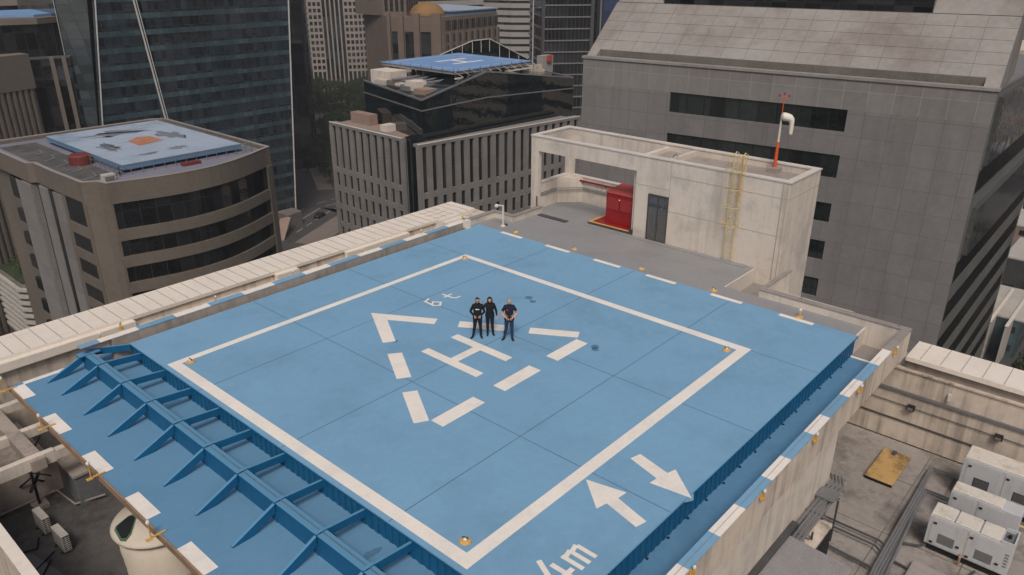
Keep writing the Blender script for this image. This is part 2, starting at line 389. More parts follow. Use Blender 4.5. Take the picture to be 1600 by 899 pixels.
# small point of deck under the tip of the arrow
MB().prism([(6.02, -2.752), (6.54, -2.752), (6.28, -2.90)], -0.05, -0.003).build("deck_slab", 'deck', deck)
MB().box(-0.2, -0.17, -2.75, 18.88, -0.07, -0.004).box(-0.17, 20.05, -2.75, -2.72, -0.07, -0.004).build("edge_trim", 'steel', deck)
def ribbed(name, A, B, z0, z1, pitch, dep, m_, parent):
    A = Vector(A); B = Vector(B); L_ = (B - A).length; mb = MB()
    mb.fbox(A, B, 0, L_, -.06, 0, z0, z1); k = 0
    while k * pitch < L_ - pitch * .6:
        mb.fbox(A, B, k * pitch, k * pitch + pitch * .5, 0, dep, z0 + .01, z1 - .01); k += 1
    return mb.build(name, m_, parent)
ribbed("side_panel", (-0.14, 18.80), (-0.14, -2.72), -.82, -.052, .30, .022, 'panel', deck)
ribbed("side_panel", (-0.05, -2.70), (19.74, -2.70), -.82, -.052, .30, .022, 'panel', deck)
m = MB()
for x in (5.35, 10.62, 15.9): m.box(x - .014, x + .014, -2.7, 18.8, 0, .0018)
for y in (2.87, 8.1, 13.3): m.box(-.15, 20.0, y - .014, y + .014, 0, .0024)
m.build("joint_line", 'joint', deck)
# markings, all at +4 mm
def mk(name, polys, m_='white', z=.004, parent=deck):
    mb = MB()
    for p in polys: mb.poly(p, z, .003)
    return mb.build(name, m_, parent)
w = .42
mk("border_line", [[(0, 0), (16, 0), (16 - w, w), (w, w)], [(16, 0), (16, 15.93), (16 - .3, 15.63), (16 - w, w)],
                   [(16, 15.93), (0, 16), (w, 15.68), (15.7, 15.63)], [(0, 16), (0, 0), (w, w), (w, 15.68)]])
mk("letter_h", [[(7.15, 6.59), (7.54, 6.59), (7.54, 9.61), (7.15, 9.61)], [(8.78, 6.6), (9.18, 6.6), (9.18, 9.62), (8.78, 9.62)],
                [(7.54, 7.95), (8.78, 7.95), (8.78, 8.34), (7.54, 8.34)]])
mk("triangle_stripe", [[(8.11, 13.9), (6.62, 11.3), (7.06, 11.03), (8.13, 12.83), (9.19, 11.03), (9.64, 11.3)]])
for sx in (0, 1):
    f = lambda p: [(x if not sx else 16.24 - x, y) for x, y in p]
    mk("triangle_stripe", [f([(6.13, 10.43), (6.59, 10.1), (5.56, 8.38), (5.1, 8.68)])])
    mk("triangle_stripe", [f([(4.6, 7.79), (5.06, 7.5), (4.01, 5.74), (3.55, 6.0)])])
for x0, x1 in ((4.06, 6.08), (7.12, 9.13), (10.14, 12.08)):
    mk("triangle_stripe", [[(x0, 5.13), (x1, 5.13), (x1, 5.71), (x0, 5.71)]])
mk("arrow_mark", [[(6.28, -2.84), (6.08, -1.56), (6.40, -1.6)], [(6.28, -2.84), (6.40, -1.6), (6.84, -1.70)], [(6.28, -2.84), (6.84, -1.70), (7.16, -1.79)],
                  [(6.40, -1.6), (6.84, -1.70), (7.12, -.56), (6.72, -.46)]])
mk("arrow_mark", [[(4.96, -.06), (5.25, -1.30), (4.88, -1.26)], [(4.96, -.06), (4.88, -1.26), (4.47, -1.15)], [(4.96, -.06), (4.47, -1.15), (4.09, -1.07)],
                  [(4.88, -1.26), (4.47, -1.15), (4.19, -2.32), (4.57, -2.41)]])
m = MB(); strokes(m, [((10.80, 13.14), (10.50, 13.04)), ((10.50, 13.04), (10.46, 12.45)), ((10.46, 12.45), (10.66, 12.24)), ((10.66, 12.24), (10.92, 12.45)), ((10.92, 12.45), (10.72, 12.74)), ((10.72, 12.74), (10.48, 12.56))], .10, .004)
m.build("weight_mark_six", 'white', deck)
m = MB(); strokes(m, [((11.60, 13.02), (11.62, 12.45)), ((11.62, 12.45), (11.72, 12.30)), ((11.72, 12.30), (11.92, 12.28)), ((11.44, 12.74), (11.86, 12.76))], .10, .004)
m.build("weight_mark_t", 'white', deck)
m = MB(); strokes(m, [((1.42, -1.22), (1.06, -1.98)), ((1.06, -1.98), (1.74, -1.98)), ((1.56, -1.55), (1.56, -2.35))], .15, .004)
m.build("length_mark_four", 'white', deck)
m = MB(); strokes(m, [((1.98, -2.12), (1.98, -1.56)), ((1.98, -1.60), (2.22, -1.54)), ((2.26, -1.60), (2.26, -2.12)), ((2.26, -1.60), (2.48, -1.54)), ((2.54, -1.62), (2.54, -2.12))], .135, .004)
m.build("length_mark_m", 'white', deck)
for y0, y1 in ((16.95, 15.42), (13.7, 12.1), (10.5, 8.9), (7.35, 5.72), (3.86, 2.32), (.57, -.93)):
    mk("edge_dash", [[(19.76, y1), (20.02, y1), (20.02, y0), (19.76, y0)]])
# darker damp patches on the paint
M['damp'] = mat('damp_paint', (.085, .19, .31), .45, .1, 3)
for cx_, cy_, rr in ((13.95, 9.85, .20), (13.75, 9.45, .16), (12.05, 4.75, .16), (11.85, 4.62, .15), (7.05, 11.05, .12)):
    mk("damp_patch", [[(cx_ + rr * random.uniform(.7, 1.25) * math.cos(t), cy_ + rr * random.uniform(.7, 1.25) * math.sin(t)) for t in [k * .524 for k in range(12)]]], 'damp', .0026)

# ------------------------------------------------------------------ grey roof terrace beside the deck
ter = thing("roof_terrace", "grey coated roof terrace between the blue deck and the cream penthouse", "terrace", (22, 10, 0))
m = MB(); m.prism([(20.05, -2.62), (21.1, -2.62), (21.1, 3.85), (24.0, 3.85), (24.34, 3.85), (24.34, 17.6), (21.65, 17.6), (21.65, 19.05), (19.3, 19.05), (19.3, 18.852), (20.05, 18.852)], -.12, -.003)
m.build("floor_slab", 'grey', ter)
MB().box(24.34, 27.6, 11.2, 18.4, -.12, -.010).build("floor_slab", 'grey', ter)
MB().box(23.98, 24.34, 4.2, 14.2, -.003, .03).build("floor_strip", 'grey', ter)
m = MB(); m.box(22.6, 22.63, 3.9, 17.5, -.003, .001); m.box(21.7, 24.2, 11.1, 11.13, -.003, .002)
m.box(20.1, 24.0, 14.6, 14.63, -.003, .0025).build("seam_line", 'cap', ter)
MB().box(19.82, 21.1, -2.70, -2.62, -.85, -.02).build("end_face", 'capline', ter)
MB().box(21.1, 24.3, 3.78, 3.85, -.85, -.02).build("end_face", 'capline', ter)
MB().box(19.75, 19.80, -2.72, -2.63, -.85, -.02).build("corner_post", 'panel', ter)
MB().box(19.75, 21.15, -4.1, -2.70, -1.0, -.80).build("gutter_floor", 'greyfloor', ter)
MB().box(21.05, 24.35, 2.05, 3.80, -1.0, -.80).build("gutter_floor", 'greyfloor', ter)
MB().box(23.6, 23.95, 15.3, 17.4, -.003, .05).build("drain_channel", 'dpipe', ter)

# ------------------------------------------------------------------ right-hand walkway and its wall
walk = thing("side_walkway", "lower blue walkway running along the right edge of the helipad", "walkway", (8, -3.4, -.8))
MB().box(-6, 19.6, -4.06, -2.6, -.95, -.80).build("floor_slab", 'walkdeck', walk)
MB().box(19.6, 19.75, -4.06, -2.7, -.95, -.795).build("end_stripe", 'white', walk)
for k in range(19):
    MB().box(-1.4 + k * 1.1, -1.33 + k * 1.1, -2.80, -2.74, -.80, -.765).build("drain_outlet", 'black', walk)
wr = thing("edge_wall", "cream wall with blue and white painted top along the right side of the helipad", "wall", (8, -4.2, -.8))
MB().box(-6, 21.4, -4.35, -4.05, -.85, .33).build("wall_band", 'plaster_d', wr)
MB().box(-6, 14.1, -4.30, -4.10, -4.9, -.85).build("wall_face", 'plaster', wr)
MB().box(13.9, 14.1, -4.10, -1.2, -4.9, -.85).build("wall_face", 'plaster', wr)
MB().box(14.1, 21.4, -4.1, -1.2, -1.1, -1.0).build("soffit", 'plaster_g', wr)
segs = [18.8, 17.29, 15.68, 14.27, 12.54, 11.21, 9.46, 8.13, 6.44, 4.97, 3.38, 1.9, .3, -1.2, -2.8, -4.3, -6]
MB().box(18.8, 21.4, -4.37, -4.03, .33, .36).build("cap_plain", 'cap', wr)
for i in range(len(segs) - 1):
    MB().box(segs[i + 1], segs[i], -4.37, -4.03, .33, .36).build("cap_white" if i % 2 == 0 else "cap_blue", 'white' if i % 2 == 0 else 'deck', wr)
for x in (6.2, 10.1): MB().box(x - .01, x + .01, -4.306, -4.30, -4.5, -.86).build("crack_joint", 'seam', wr)
MB().tube([(-5, -4.2, .385), (8.6, -4.2, .385), (12, -4.15, .39), (18, -4.2, .385)], .006, 5).build("conductor_cable", 'cap', wr)

# ------------------------------------------------------------------ low parapet behind the deck
pb = thing("rear_parapet", "low cream parapet with grey capping behind the right corner of the helipad", "wall", (21.2, -1, 0))
MB().box(21.1, 21.4, -4.05, 2.1, -1.0, .33).box(21.4, 24.35, 1.95, 2.1, -1.0, .33).build("wall", 'plaster', pb)
MB().box(21.07, 21.43, -4.37, 2.13, .331, .372).box(21.43, 24.33, 1.92, 2.13, .331, .372).build("cap", 'cap', pb)
for y in (-3.9, .2): MB().tube([(21.25, y, .37), (21.25, y, .75)], .012, 6).build("lightning_rod", 'pipe', pb)
pl = thing("notched_parapet", "low cream parapet with grey capping that zigzags beside the security camera", "wall", (21.6, 18.4, 0))
m = MB(); m.box(19.3, 21.9, 19.05, 19.35, -1, .33); m.box(21.65, 21.9, 17.6, 19.05, -1, .33); m.box(21.9, 24.35, 17.6, 17.85, -1, .33); m.build("wall", 'plaster', pl)
m = MB(); m.box(19.3, 21.93, 19.02, 19.38, .331, .372); m.box(21.62, 21.93, 17.57, 19.02, .331, .372); m.box(21.93, 24.33, 17.57, 17.88, .331, .372); m.build("cap", 'cap', pl)
MB().box(18.95, 19.28, 18.78, 19.06, 0, .47).build("end_post", 'coping', pl)

# ------------------------------------------------------------------ left wall with painted top
wl = thing("edge_wall", "stained cement wall with blue and white painted top along the far left side of the helipad", "wall", (9, 19.2, 0))
MB().box(-.72, 19.3, 19.07, 19.38, -4.0, .32).build("wall", 'plaster_g', wl)
MB().box(-.05, 19.1, 18.86, 19.06, -.5, -.30).build("gap_floor", 'plaster_g', wl)
sl = [-1.9, -1.15, .38, 1.95, 3.5, 5.12, 6.69, 8.35, 9.82, 11.59, 13.05, 14.69, 16.2, 17.81, 19.25]
for i in range(len(sl) - 1):
    MB().box(sl[i], sl[i + 1], 19.05, 19.40, .32, .35).build("cap_white" if i % 2 else "cap_blue", 'white' if i % 2 else 'deck', wl)

# ------------------------------------------------------------------ cream metal copings round the tower
def coping(label, A, B, wd_, z, drop, ledge, pitch=.62):
    A = Vector(A); B = Vector(B); L_ = (B - A).length
    t = thing("parapet_wall", label, "parapet", (A.x, A.y, z))
    MB().fbox(A, B, 0, L_, .03, wd_, z - .05, z).build("coping", 'coping', t)
    MB().fbox(A, B, 0, L_, 0, .03, z - .15, z + .012).build("coping_edge", 'coping', t)
    MB().fbox(A, B, 0, L_, wd_, wd_ + .03, z - .6, z + .015).build("coping_edge", 'coping', t)
    m = MB(); k = .6
    while k < L_: m.fbox(A, B, k, k + .03, .035, wd_, z, z + .018); k += pitch
    m.build("seam_rib", 'seam', t)
    MB().fbox(A, B, 0, L_, .10, .22, z - drop, z - .05).build("fascia", 'plaster_d', t)
    return t
# A->B with outward on the right: choose so that the coping runs outwards from the roof
t = coping("long cream parapet with seamed metal coping along the far left edge of the tower", (23.3, 22.35), (-7.3, 22.35), 2.15, -.5, .5, 0)
MB().box(-7.2, 23.1, 22.5, 24.4, -4.5, -.56).build("wall", 'plaster_d', t)
MB().box(-7.2, 21.5, 22.30, 22.5, -4.5, -1.0).build("inner_face", 'plaster_d', t)
MB().box(-7.2, 21.5, 22.18, 22.31, -1.08, -.98).build("ledge", 'coping', t)
for a, b in ((-6.0, 1.4), (8.6, 9.9), (13.0, 17.5)): MB().box(a, b, 22.05, 22.35, -.98, -.62).build("fascia_box", 'coping', t)
t = coping("short cream parapet with seamed metal coping closing the far corner of the tower", (21.65, 24.5), (21.65, 19.4), 1.7, -.49, .5, 0)
MB().box(21.75, 23.3, 17.9, 22.4, -4.5, -.55).build("wall", 'plaster_d', t)
t = thing("parapet_wall", "tall cream parapet with seamed metal coping behind the generators", "parapet", (21.4, -10, -4.9))
A, B = (21.4, -3.9), (21.4, -22)
def rf(mb, s0, s1, d0, d1, z0, z1): return mb.box(21.4 + d0, 21.4 + d1, -4.37 - s1, -4.37 - s0, z0, z1)
rf(MB(), 0, 18, .05, 1.8, -.95, -.90).build("coping", 'coping', t)
rf(MB(), 0, 18, 0, .05, -1.08, -.885).build("coping_edge", 'coping', t)
rf(MB(), 0, 18, 1.8, 1.83, -1.5, -.885).build("coping_edge", 'coping', t)
m = MB()
for k in range(23): rf(m, .5 + k * .76, .525 + k * .76, .05, 1.8, -.90, -.882)
m.build("seam_rib", 'seam', t)
rf(MB(), -3, 18, .12, 1.7, -4.9, -1.5).build("wall", 'plaster_d', t)
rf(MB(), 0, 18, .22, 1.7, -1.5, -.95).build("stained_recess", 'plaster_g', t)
rf(MB(), -3, 18, .04, .12, -1.56, -1.48).build("ledge", 'plaster_d', t)
rf(MB(), -3, 18, .02, .12, -2.62, -2.50).build("grey_rail", 'pipe', t)
rf(MB(), -3, 18, .06, .12, -3.95, -3.90).build("grey_rail", 'dpipe', t)
MB().tube([(21.46, 0, -3.15), (21.46, -18, -3.15)], .018, 6).build("conduit", 'dpipe', t)
MB().box(21.3, 21.43, -6.32, -6.22, -2.25, -1.95).build("wall_box", 'capline', t)

# bottom-left: outer wall of the tower seen edge-on
t = thing("parapet_wall", "plain cream parapet at the lower left edge of the tower, beside the air conditioners", "parapet", (-7.4, 8, -1))
MB().box(-7.45, -7.2, -20, 24.4, GZ, -.4).build("wall", 'plaster_d', t)
MB().box(-7.48, -7.17, -20, 24.4, -.4, -.34).build("cap", 'coping', t)

# ------------------------------------------------------------------ lower safety platform with beam and struts
pf = thing("safety_platform", "lower blue safety platform with box beam and slanting struts in front of the helipad", "platform", (-2, 9, -.7))
MB().box(-4.25, -0.10, -3.0, 20.12, -.86, -.70).build("platform_sheet", 'platdeck', pf)
MB().box(-4.31, -4.25, -3.0, 20.15, -.90, -.67).build("edge_strip", 'rust', pf)
M['damp2'] = mat('sheet_joint_paint', (.12, .24, .37), .6, .1, 2)
m = MB()
for y in (18, 16, 14, 12, 10, 8, 6, 4, 2, 0): m.box(-4.2, -.15, y - .075, y - .06, -.70, -.697)
m.build("sheet_joint", 'damp2', pf)
for y0, y1 in ((19.9, 18.68), (16.83, 15.3), (13.43, 11.98), (10.25, 8.8), (7.0, 5.53), (3.9, 2.4), (.8, -.7)):
    mk("white_dash", [[(-4.24, y1), (-3.82, y1), (-3.82, y0), (-4.24, y0)]], 'white', -.697, pf)
mk("white_dash", [[(-3.82, 19.84), (-2.3, 19.84), (-2.3, 20.08), (-3.82, 20.08)]], 'white', -.697, pf)
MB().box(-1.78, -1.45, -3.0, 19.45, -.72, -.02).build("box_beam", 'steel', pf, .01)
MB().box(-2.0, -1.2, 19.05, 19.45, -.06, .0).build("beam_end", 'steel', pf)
MB().tube([(-1.6, -3, 0.0), (-1.6, 19.3, 0.0)], .012, 5).build("cable", 'junk', pf)
def plate(mb, a, b, y, t, hgt0, hgt1):
    """vertical tapered plate in the XZ plane from a to b (x, ztop)"""
    (xa, za), (xb, zb) = a, b
    p = [(xa, za - hgt0), (xb, zb - hgt1), (xb, zb), (xa, za)]
    mb.add([(x, y - t / 2, z) for x, z in p] + [(x, y + t / 2, z) for x, z in p], [(0, 1, 2, 3), (7, 6, 5, 4), (0, 4, 5, 1), (1, 5, 6, 2), (2, 6, 7, 3), (3, 7, 4, 0)])
    return mb
def brace(y):
    t_ = .10; p = [(-3.2, -.70), (-2.62, -.70), (-1.62, -.245), (-1.62, .035), (-3.2, -.655)]
    n_ = 5
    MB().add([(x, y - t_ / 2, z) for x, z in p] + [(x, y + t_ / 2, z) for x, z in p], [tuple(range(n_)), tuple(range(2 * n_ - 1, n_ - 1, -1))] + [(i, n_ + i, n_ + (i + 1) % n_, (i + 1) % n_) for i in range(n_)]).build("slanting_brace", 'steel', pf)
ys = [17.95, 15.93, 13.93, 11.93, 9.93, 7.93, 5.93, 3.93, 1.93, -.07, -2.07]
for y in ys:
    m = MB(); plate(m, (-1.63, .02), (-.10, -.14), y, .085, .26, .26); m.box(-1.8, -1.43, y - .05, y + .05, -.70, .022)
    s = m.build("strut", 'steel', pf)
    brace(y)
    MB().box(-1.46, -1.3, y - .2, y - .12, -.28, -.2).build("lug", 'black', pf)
brace(19.3)
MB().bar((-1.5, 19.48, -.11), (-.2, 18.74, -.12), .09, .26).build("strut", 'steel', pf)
for cx_, cy_, a_ in ((-.8, 14.45, .5), (-.75, 2.9, .4), (-.6, 16.9, .3)):
    mk("damp_patch", [[(cx_ + a_ * random.uniform(.5, 1.1) * math.cos(t), cy_ + a_ * .35 * random.uniform(.5, 1.3) * math.sin(t)) for t in [k * .524 for k in range(12)]]], 'damp', -.696, pf)

# ------------------------------------------------------------------ lamps
def deck_lamp():
    t = thing("deck_lamp", "", "light")
    MB().lathe((0, 0, 0), [(.17, .004), (.165, .03), (.12, .05), (.11, .07)], 20).build("base_ring", 'yellow', t)
    MB().lathe((0, 0, .05), [(.07, 0), (.065, .06), (.03, .09)], 14).build("lens", 'lampg', t, smooth=True)
    MB().box(-.02, .02, -.08, .08, .10, .15).build("cage_bar", 'doorframe', t)
    return t
P_ = deck_lamp()
for i, (x, y, lb) in enumerate([(.70, 15.53, "flat yellow lamp inside the left corner of the white border line"), (.70, .75, "flat yellow lamp inside the nearest corner of the white border line"),
        (15.28, .70, "flat yellow lamp inside the right corner of the white border line"), (15.5, 15.5, "flat yellow lamp inside the farthest corner of the white border line"),
        (20.4, 16.3, "yellow lamp on the grey terrace beside the farthest white dash"), (20.38, 12.15, "yellow lamp on the grey terrace beside the second farthest white dash"),
        (20.4, 7.95, "yellow lamp on the grey terrace in front of the penthouse door"), (20.34, 3.95, "yellow lamp on the grey terrace before the end of the grey slab")]):
    place(P_, i == 0, (x, y, 0), .4 * i, lb, "yellow landing lamps round the helipad")
def stem_lamp(h=.42):
    t = thing("stem_lamp", "", "light")
    MB().lathe((0, 0, 0), [(.17, 0), (.16, .03), (.09, .05)], 16).build("base", 'yellow', t)
    MB().tube([(0, 0, .03), (0, 0, h)], .035, 8).build("stem", 'yellow', t)
    MB().lathe((0, 0, h), [(.06, 0), (.075, .03), (.07, .10), (.03, .14)], 12).build("lens", 'lampg', t, smooth=True)
    return t
t = stem_lamp(.28); t.location = (20.2, -.2, 0); t['label'] = "yellow lamp with a short stem beside the nearest white dash of the rear deck edge"
def arm_lamp():
    """lamp on an arm clipped outside an edge; the arm points to -X"""
    t = thing("edge_lamp", "", "light")
    MB().box(-.34, .22, -.03, .03, .02, .05).box(-.34, -.16, -.06, .06, .0, .025).build("arm", 'yellow', t)
    MB().tube([(-.20, 0, .04), (-.20, 0, .50)], .02, 8).build("stem", 'yellow', t)
    MB().lathe((-.20, 0, .50), [(.04, 0), (.06, .04), (.055, .10), (.02, .14)], 12).build("lens", 'lampg', t, smooth=True)
    MB().box(-.235, -.165, -.04, .04, .47, .51).build("collar", 'yellow', t)
    return t
P_ = arm_lamp()
for i, (y, lb) in enumerate([(16.05, "yellow stem lamp on the platform edge by the second white dash"), (11.97, "yellow stem lamp on the platform edge by the third white dash, above the grey duct"),
        (7.93, "yellow stem lamp on the platform edge above the beige water tank"), (3.9, "yellow stem lamp on the platform edge below the frame"), (19.83, "yellow lamp arm at the far left corner of the platform")]):
    place(P_, i == 0, (-4.31, y, -.70), 0, lb, "yellow lamps on the outer edge of the blue platform")
def clip_lamp():
    t = thing("wall_lamp", "", "light")
    MB().box(-.04, .04, -.15, .05, -.12, .03).box(-.09, .09, -.17, -.07, -.14, -.08).build("bracket", 'yellow', t)
    MB().tube([(0, -.14, 0), (0, -.14, .10)], .04, 8).build("stem", 'yellow', t)
    MB().lathe((0, -.14, .10), [(.035, 0), (.05, .03), (.045, .09), (.015, .12)], 12).build("lens", 'lampg', t, smooth=True)
    return t
P_ = clip_lamp()
L_ = [(19.1, -4.33, 0, "yellow lamp clipped to the grey end of the painted wall at the right corner"), (15.2, -4.33, 0, "yellow lamp on the right-hand wall beside the second white segment from the corner"),
      (11.2, -4.33, 0, "yellow lamp on the right-hand wall beside the third white segment from the corner"), (7.4, -4.33, 0, "yellow lamp on the right-hand wall opposite the white arrows"),
      (3.45, -4.33, 0, "yellow lamp on the right-hand wall nearest the bottom of the picture"),
      (-.95, 19.42, 180, "yellow lamp behind the far left wall, at the platform corner"), (.05, 19.9, 180, "yellow lamp behind the far left wall, by its first white segment"),
      (4.0, 19.42, 180, "yellow lamp behind the far left wall, by its second white segment"), (8.0, 19.42, 180, "yellow lamp behind the far left wall, by its third white segment"), (12.1, 19.42, 180, "yellow lamp behind the far left wall, left of its middle"),
      (16.2, 19.42, 180, "yellow lamp behind the far left wall, right of its middle"), (19.6, 19.6, 180, "yellow lamp behind the far end post of the left wall")]
for i, (x, y, rz, lb) in enumerate(L_):
    place(P_, i == 0, (x, y, .30), R(rz), lb, "yellow lamps clipped to the painted walls")

# security camera on a white pole
t = thing("security_camera", "white dome camera on a white pole by the notched parapet", "camera", (20.75, 17.6, 0))
MB().lathe((20.75, 17.6, 0), [(.16, 0), (.14, .04), (.07, .06)], 12).build("foot", 'capline', t)
MB().tube([(20.75, 17.6, .04), (20.75, 17.6, 1.25)], .055, 10).build("pole", 'capline', t)
MB().tube([(20.75, 17.6, 1.2), (20.50, 17.75, 1.28)], .04, 8).build("arm", 'capline', t)
MB().ball((20.42, 17.8, 1.24), .12).build("housing", 'capline', t, smooth=True)
MB().box(20.85, 20.98, 17.45, 17.6, 0, .10).build("junction_box", 'dpipe', t)

# ------------------------------------------------------------------ penthouse
X0, X1, Y0, Y1, ZT = 24.35, 27.95, 2.6, 18.55, 4.62
ph = thing("penthouse", "cream rooftop plant room with open frame end and dark glass door", "building", (26, 10, 0))
W = .28
m = MB()
m.box(X0, X0 + W, 2.6, 9.0, -8.5, 4.55)            # front wall right of the door
m.box(X0, X0 + W, 9.0, 10.25, 2.62, 4.55)         # above the door
m.box(X0, X0 + W, 10.25, 11.1, -.05, 4.55)        # left of the door
m.box(X0, X0 + W, 11.1, 18.0, 3.7, 4.55)          # beam over the opening
m.box(X0, X0 + W, 18.0, Y1, -.6, 4.55)            # corner column
m.box(X0 + W, X1, Y0, Y0 + W, -8.5, 4.55)          # right end
m.box(X1 - W, X1, Y0 + W, 11.4, -8.5, 4.55)        # rear, closed part
m.box(X1 - W, X1, 11.4, Y1, -.6, 1.60)            # rear sill wall
m.box(X1 - W, X1, 11.4, 17.95, 3.7, 4.55)         # rear beam
m.box(X1 - W, X1, 17.95, Y1, 1.6, 4.55)           # rear column
m.box(X0 + W, X1 - W, Y1 - W, Y1, -.6, 1.60)      # left sill wall
m.box(X0 + W, X1 - W, Y1 - W, Y1, 3.7, 4.55)      # left beam
m.box(X0 + W, X1 - W, 11.1, 11.4, -.6, 4.4)       # inner partition wall
m.box(X0 + W, X1 - W, 9.35, 9.6, 3.7, 4.48)       # low roof kerb
m.prism([(X1 - W, 17.1), (X1 - W, Y1 - W), (X1 - W - 1.1, Y1 - W)], -.01, 1.59)  # chamfered corner
m.build("wall", 'plaster', ph)
m = MB(); e = .04
m.box(X0 - e, X0 + W + e, Y0 - e, Y1 + e, 4.55, ZT); m.box(X1 - W - e, X1 + e, Y0 - e, Y1 + e, 4.55, ZT)
m.box(X0 + W + e, X1 - W - e, Y0 - e, Y0 + W + e, 4.55, ZT); m.box(X0 + W + e, X1 - W - e, Y1 - W - e, Y1 + e, 4.55, ZT)
m.build("parapet_cap", 'capline', ph)
MB().box(X0 + W, X1 - W, Y0 + W, 9.35, 3.7, 4.22).build("roof_slab", 'phroof', ph)
MB().box(X0 + W, X1 - W, 9.6, 11.1, 3.7, 4.22).build("roof_slab", 'phroof', ph)
MB().box(X1 - W - .04, X1 + .03, 11.4, 17.95, 1.60, 1.65).box(X0 + W, X1 - W, Y1 - W - .04, Y1 + .03, 1.60, 1.65).build("sill", 'capline', ph)
m = MB()
m.box(X0 - .008, X0, 8.985, 9.005, 0, 4.5); m.box(X0 - .008, X0, 5.55, 5.57, 0, 4.5); m.box(X0 - .008, X0, Y0 + .12, Y0 + .15, -.8, 4.5)
for z in (3.75, 1.85): m.box(X0 - .009, X0, Y0, 8.98, z, z + .02)
m.box(X0 - .009, X0, 9.0, 11.1, 3.0, 3.02)
m.box(X0, X1, Y0 - .009, Y0, 3.75, 3.77)
m.build("panel_joint", 'seam', ph)
MB().tube([(X0 - .02, Y0 + .35, 4.5), (X0 - .02, Y0 + .35, -.4)], .015, 6).build("down_conductor", 'seam', ph)
d = MB().box(X0 - .01, X0 + .08, 9.02, 10.23, .02, 2.6).build("door", 'doorglass', ph)
m = MB()
for y in (9.0, 9.6, 10.2): m.box(X0 - .05, X0 + .02, y, y + .05, .02, 2.6)
for z in (0.02, 2.02, 2.55): m.box(X0 - .053, X0 + .02, 9.0, 10.25, z, z + .06)
m.build("frame", 'doorframe', d)
MB().bar((X0 - .12, 9.22, 2.15), (X0 - .12, 9.35, 1.85), .03, .03).build("closer_arm", 'pipe', d)
MB().tube([(X0 - .10, 9.72, .9), (X0 - .10, 9.72, 1.4)], .018, 6).build("handle", 'pipe', d)
MB().box(X0 - .15, X0 - .001, 8.95, 10.3, -.003, .035).build("threshold", 'cap', ph)

# pipes inside the open end
t = thing("red_pipe", "red fire pipe along the inner rear wall of the penthouse opening", "pipe", (X1 - W - .1, 15, 1.5))
MB().tube([(X1 - W - .10, 17.6, 1.40), (X1 - W - .10, 12.0, 1.40)], .055, 10).build("pipe", 'red', t)
for y in (17, 15.3, 13.4): MB().box(X1 - W - .12, X1 - W, y - .03, y + .03, 1.30, 1.34).build("bracket", 'dpipe', t)
t = thing("grey_conduit", "pair of grey conduits bending round the inner corner of the penthouse", "pipe", (26, 18.2, .8))
for dz in (.85, .97):
    MB().tube([(24.5, 18.2, dz), (26.4, 18.2, dz), (X1 - W - .07, 17.0, dz), (X1 - W - .07, 12.2, dz)], .025, 6).build("conduit", 'pipe', t)
MB().tube([(X1 - W - .07, 13.9, .85), (X1 - W - .07, 13.9, 0)], .025, 6).build("conduit", 'pipe', t)
MB().tube([(24.25, 18.0, .95), (24.25, 18.0, -.02)], .04, 8).build("conduit", 'dpipe', t)

# red fire pump cabinet on its yellow edged plinth
t = thing("fire_cabinet", "red steel pump cabinet with mesh doors on a red and yellow plinth", "cabinet", (25.4, 12.4, 0))
MB().box(24.42, 26.3, 11.42, 14.25, -.005, .13).build("plinth", 'dpipe', t)
m = MB(); m.poly([(24.42, 11.42), (26.3, 11.42), (26.3, 14.25), (24.42, 14.25)], .132, .004); m.build("yellow_border", 'yellow', t)
MB().poly([(24.60, 11.43), (26.28, 11.43), (26.28, 14.05), (24.60, 14.05)], .138, .004).build("plinth_top", 'red', t)
MB().box(25.0, 26.55, 11.5, 13.42, .14, 1.92).build("casing", 'red', t, .01)
MB().prism([(24.96, 11.46), (26.6, 11.46), (26.6, 13.46), (24.96, 13.46)], 1.92, [1.98, 2.12, 2.12, 1.98]).build("lid", 'redtop', t)
for y in (11.62, 12.52):
    dd = MB().box(24.975, 25.0, y, y + .84, .95, 1.80).build("mesh_door", 'red', t)
    m = MB()
    for k in range(9): m.box(24.965, 24.975, y + .04, y + .80, 1.05 + k * .075, 1.075 + k * .075)
    m.build("louvre", 'redtop', dd)
MB().ball((24.96, 12.5, 1.62), .045).build("handle", 'capline', t)
t = thing("door_stop_box", "small dark box at the right end of the yellow plinth border", "box", (24.5, 11.3, .1))
MB().box(24.40, 24.55, 11.18, 11.40, -.003, .25).box(24.38, 24.57, 11.16, 11.41, .25, .28).build("casing", 'dpipe', t)

# caged ladder
t = thing("caged_ladder", "worn yellow caged ladder fixed to the penthouse front wall", "ladder", (24.2, 5.3, 0))
for y in (5.05, 5.50): MB().tube([(24.16, y, .15), (24.16, y, 5.5), (24.35, y, 5.62), (24.62, y, 5.5), (24.62, y, 4.66)], .028, 6).build("rail", 'ladder', t)
MB().box(24.10, 24.17, 5.02, 5.09, 3.3, 5.5).build("rail_plate", 'yellow', t)
for k in range(17): MB().tube([(24.16, 5.05, .4 + k * .3), (24.16, 5.50, .4 + k * .3)], .014, 5).build("rung", 'ladder', t)
def hoop(z): return [(24.16, 5.50, z), (24.0, 5.74, z), (23.78, 5.72, z), (23.62, 5.45, z), (23.60, 5.28, z), (23.62, 5.1, z), (23.78, 4.84, z), (24.0, 4.82, z), (24.16, 5.05, z)]
for z in (2.0, 2.08, 3.0, 3.9, 4.8, 5.5): MB().tube(hoop(z), .018, 5).build("hoop", 'ladder', t)
for x, y in ((24.0, 5.74), (23.62, 5.45), (23.62, 5.1), (24.0, 4.82)):
    MB().tube([(x, y, 2.0), (x, y, 5.5)], .013, 5).build("cage_bar", 'ladder', t)
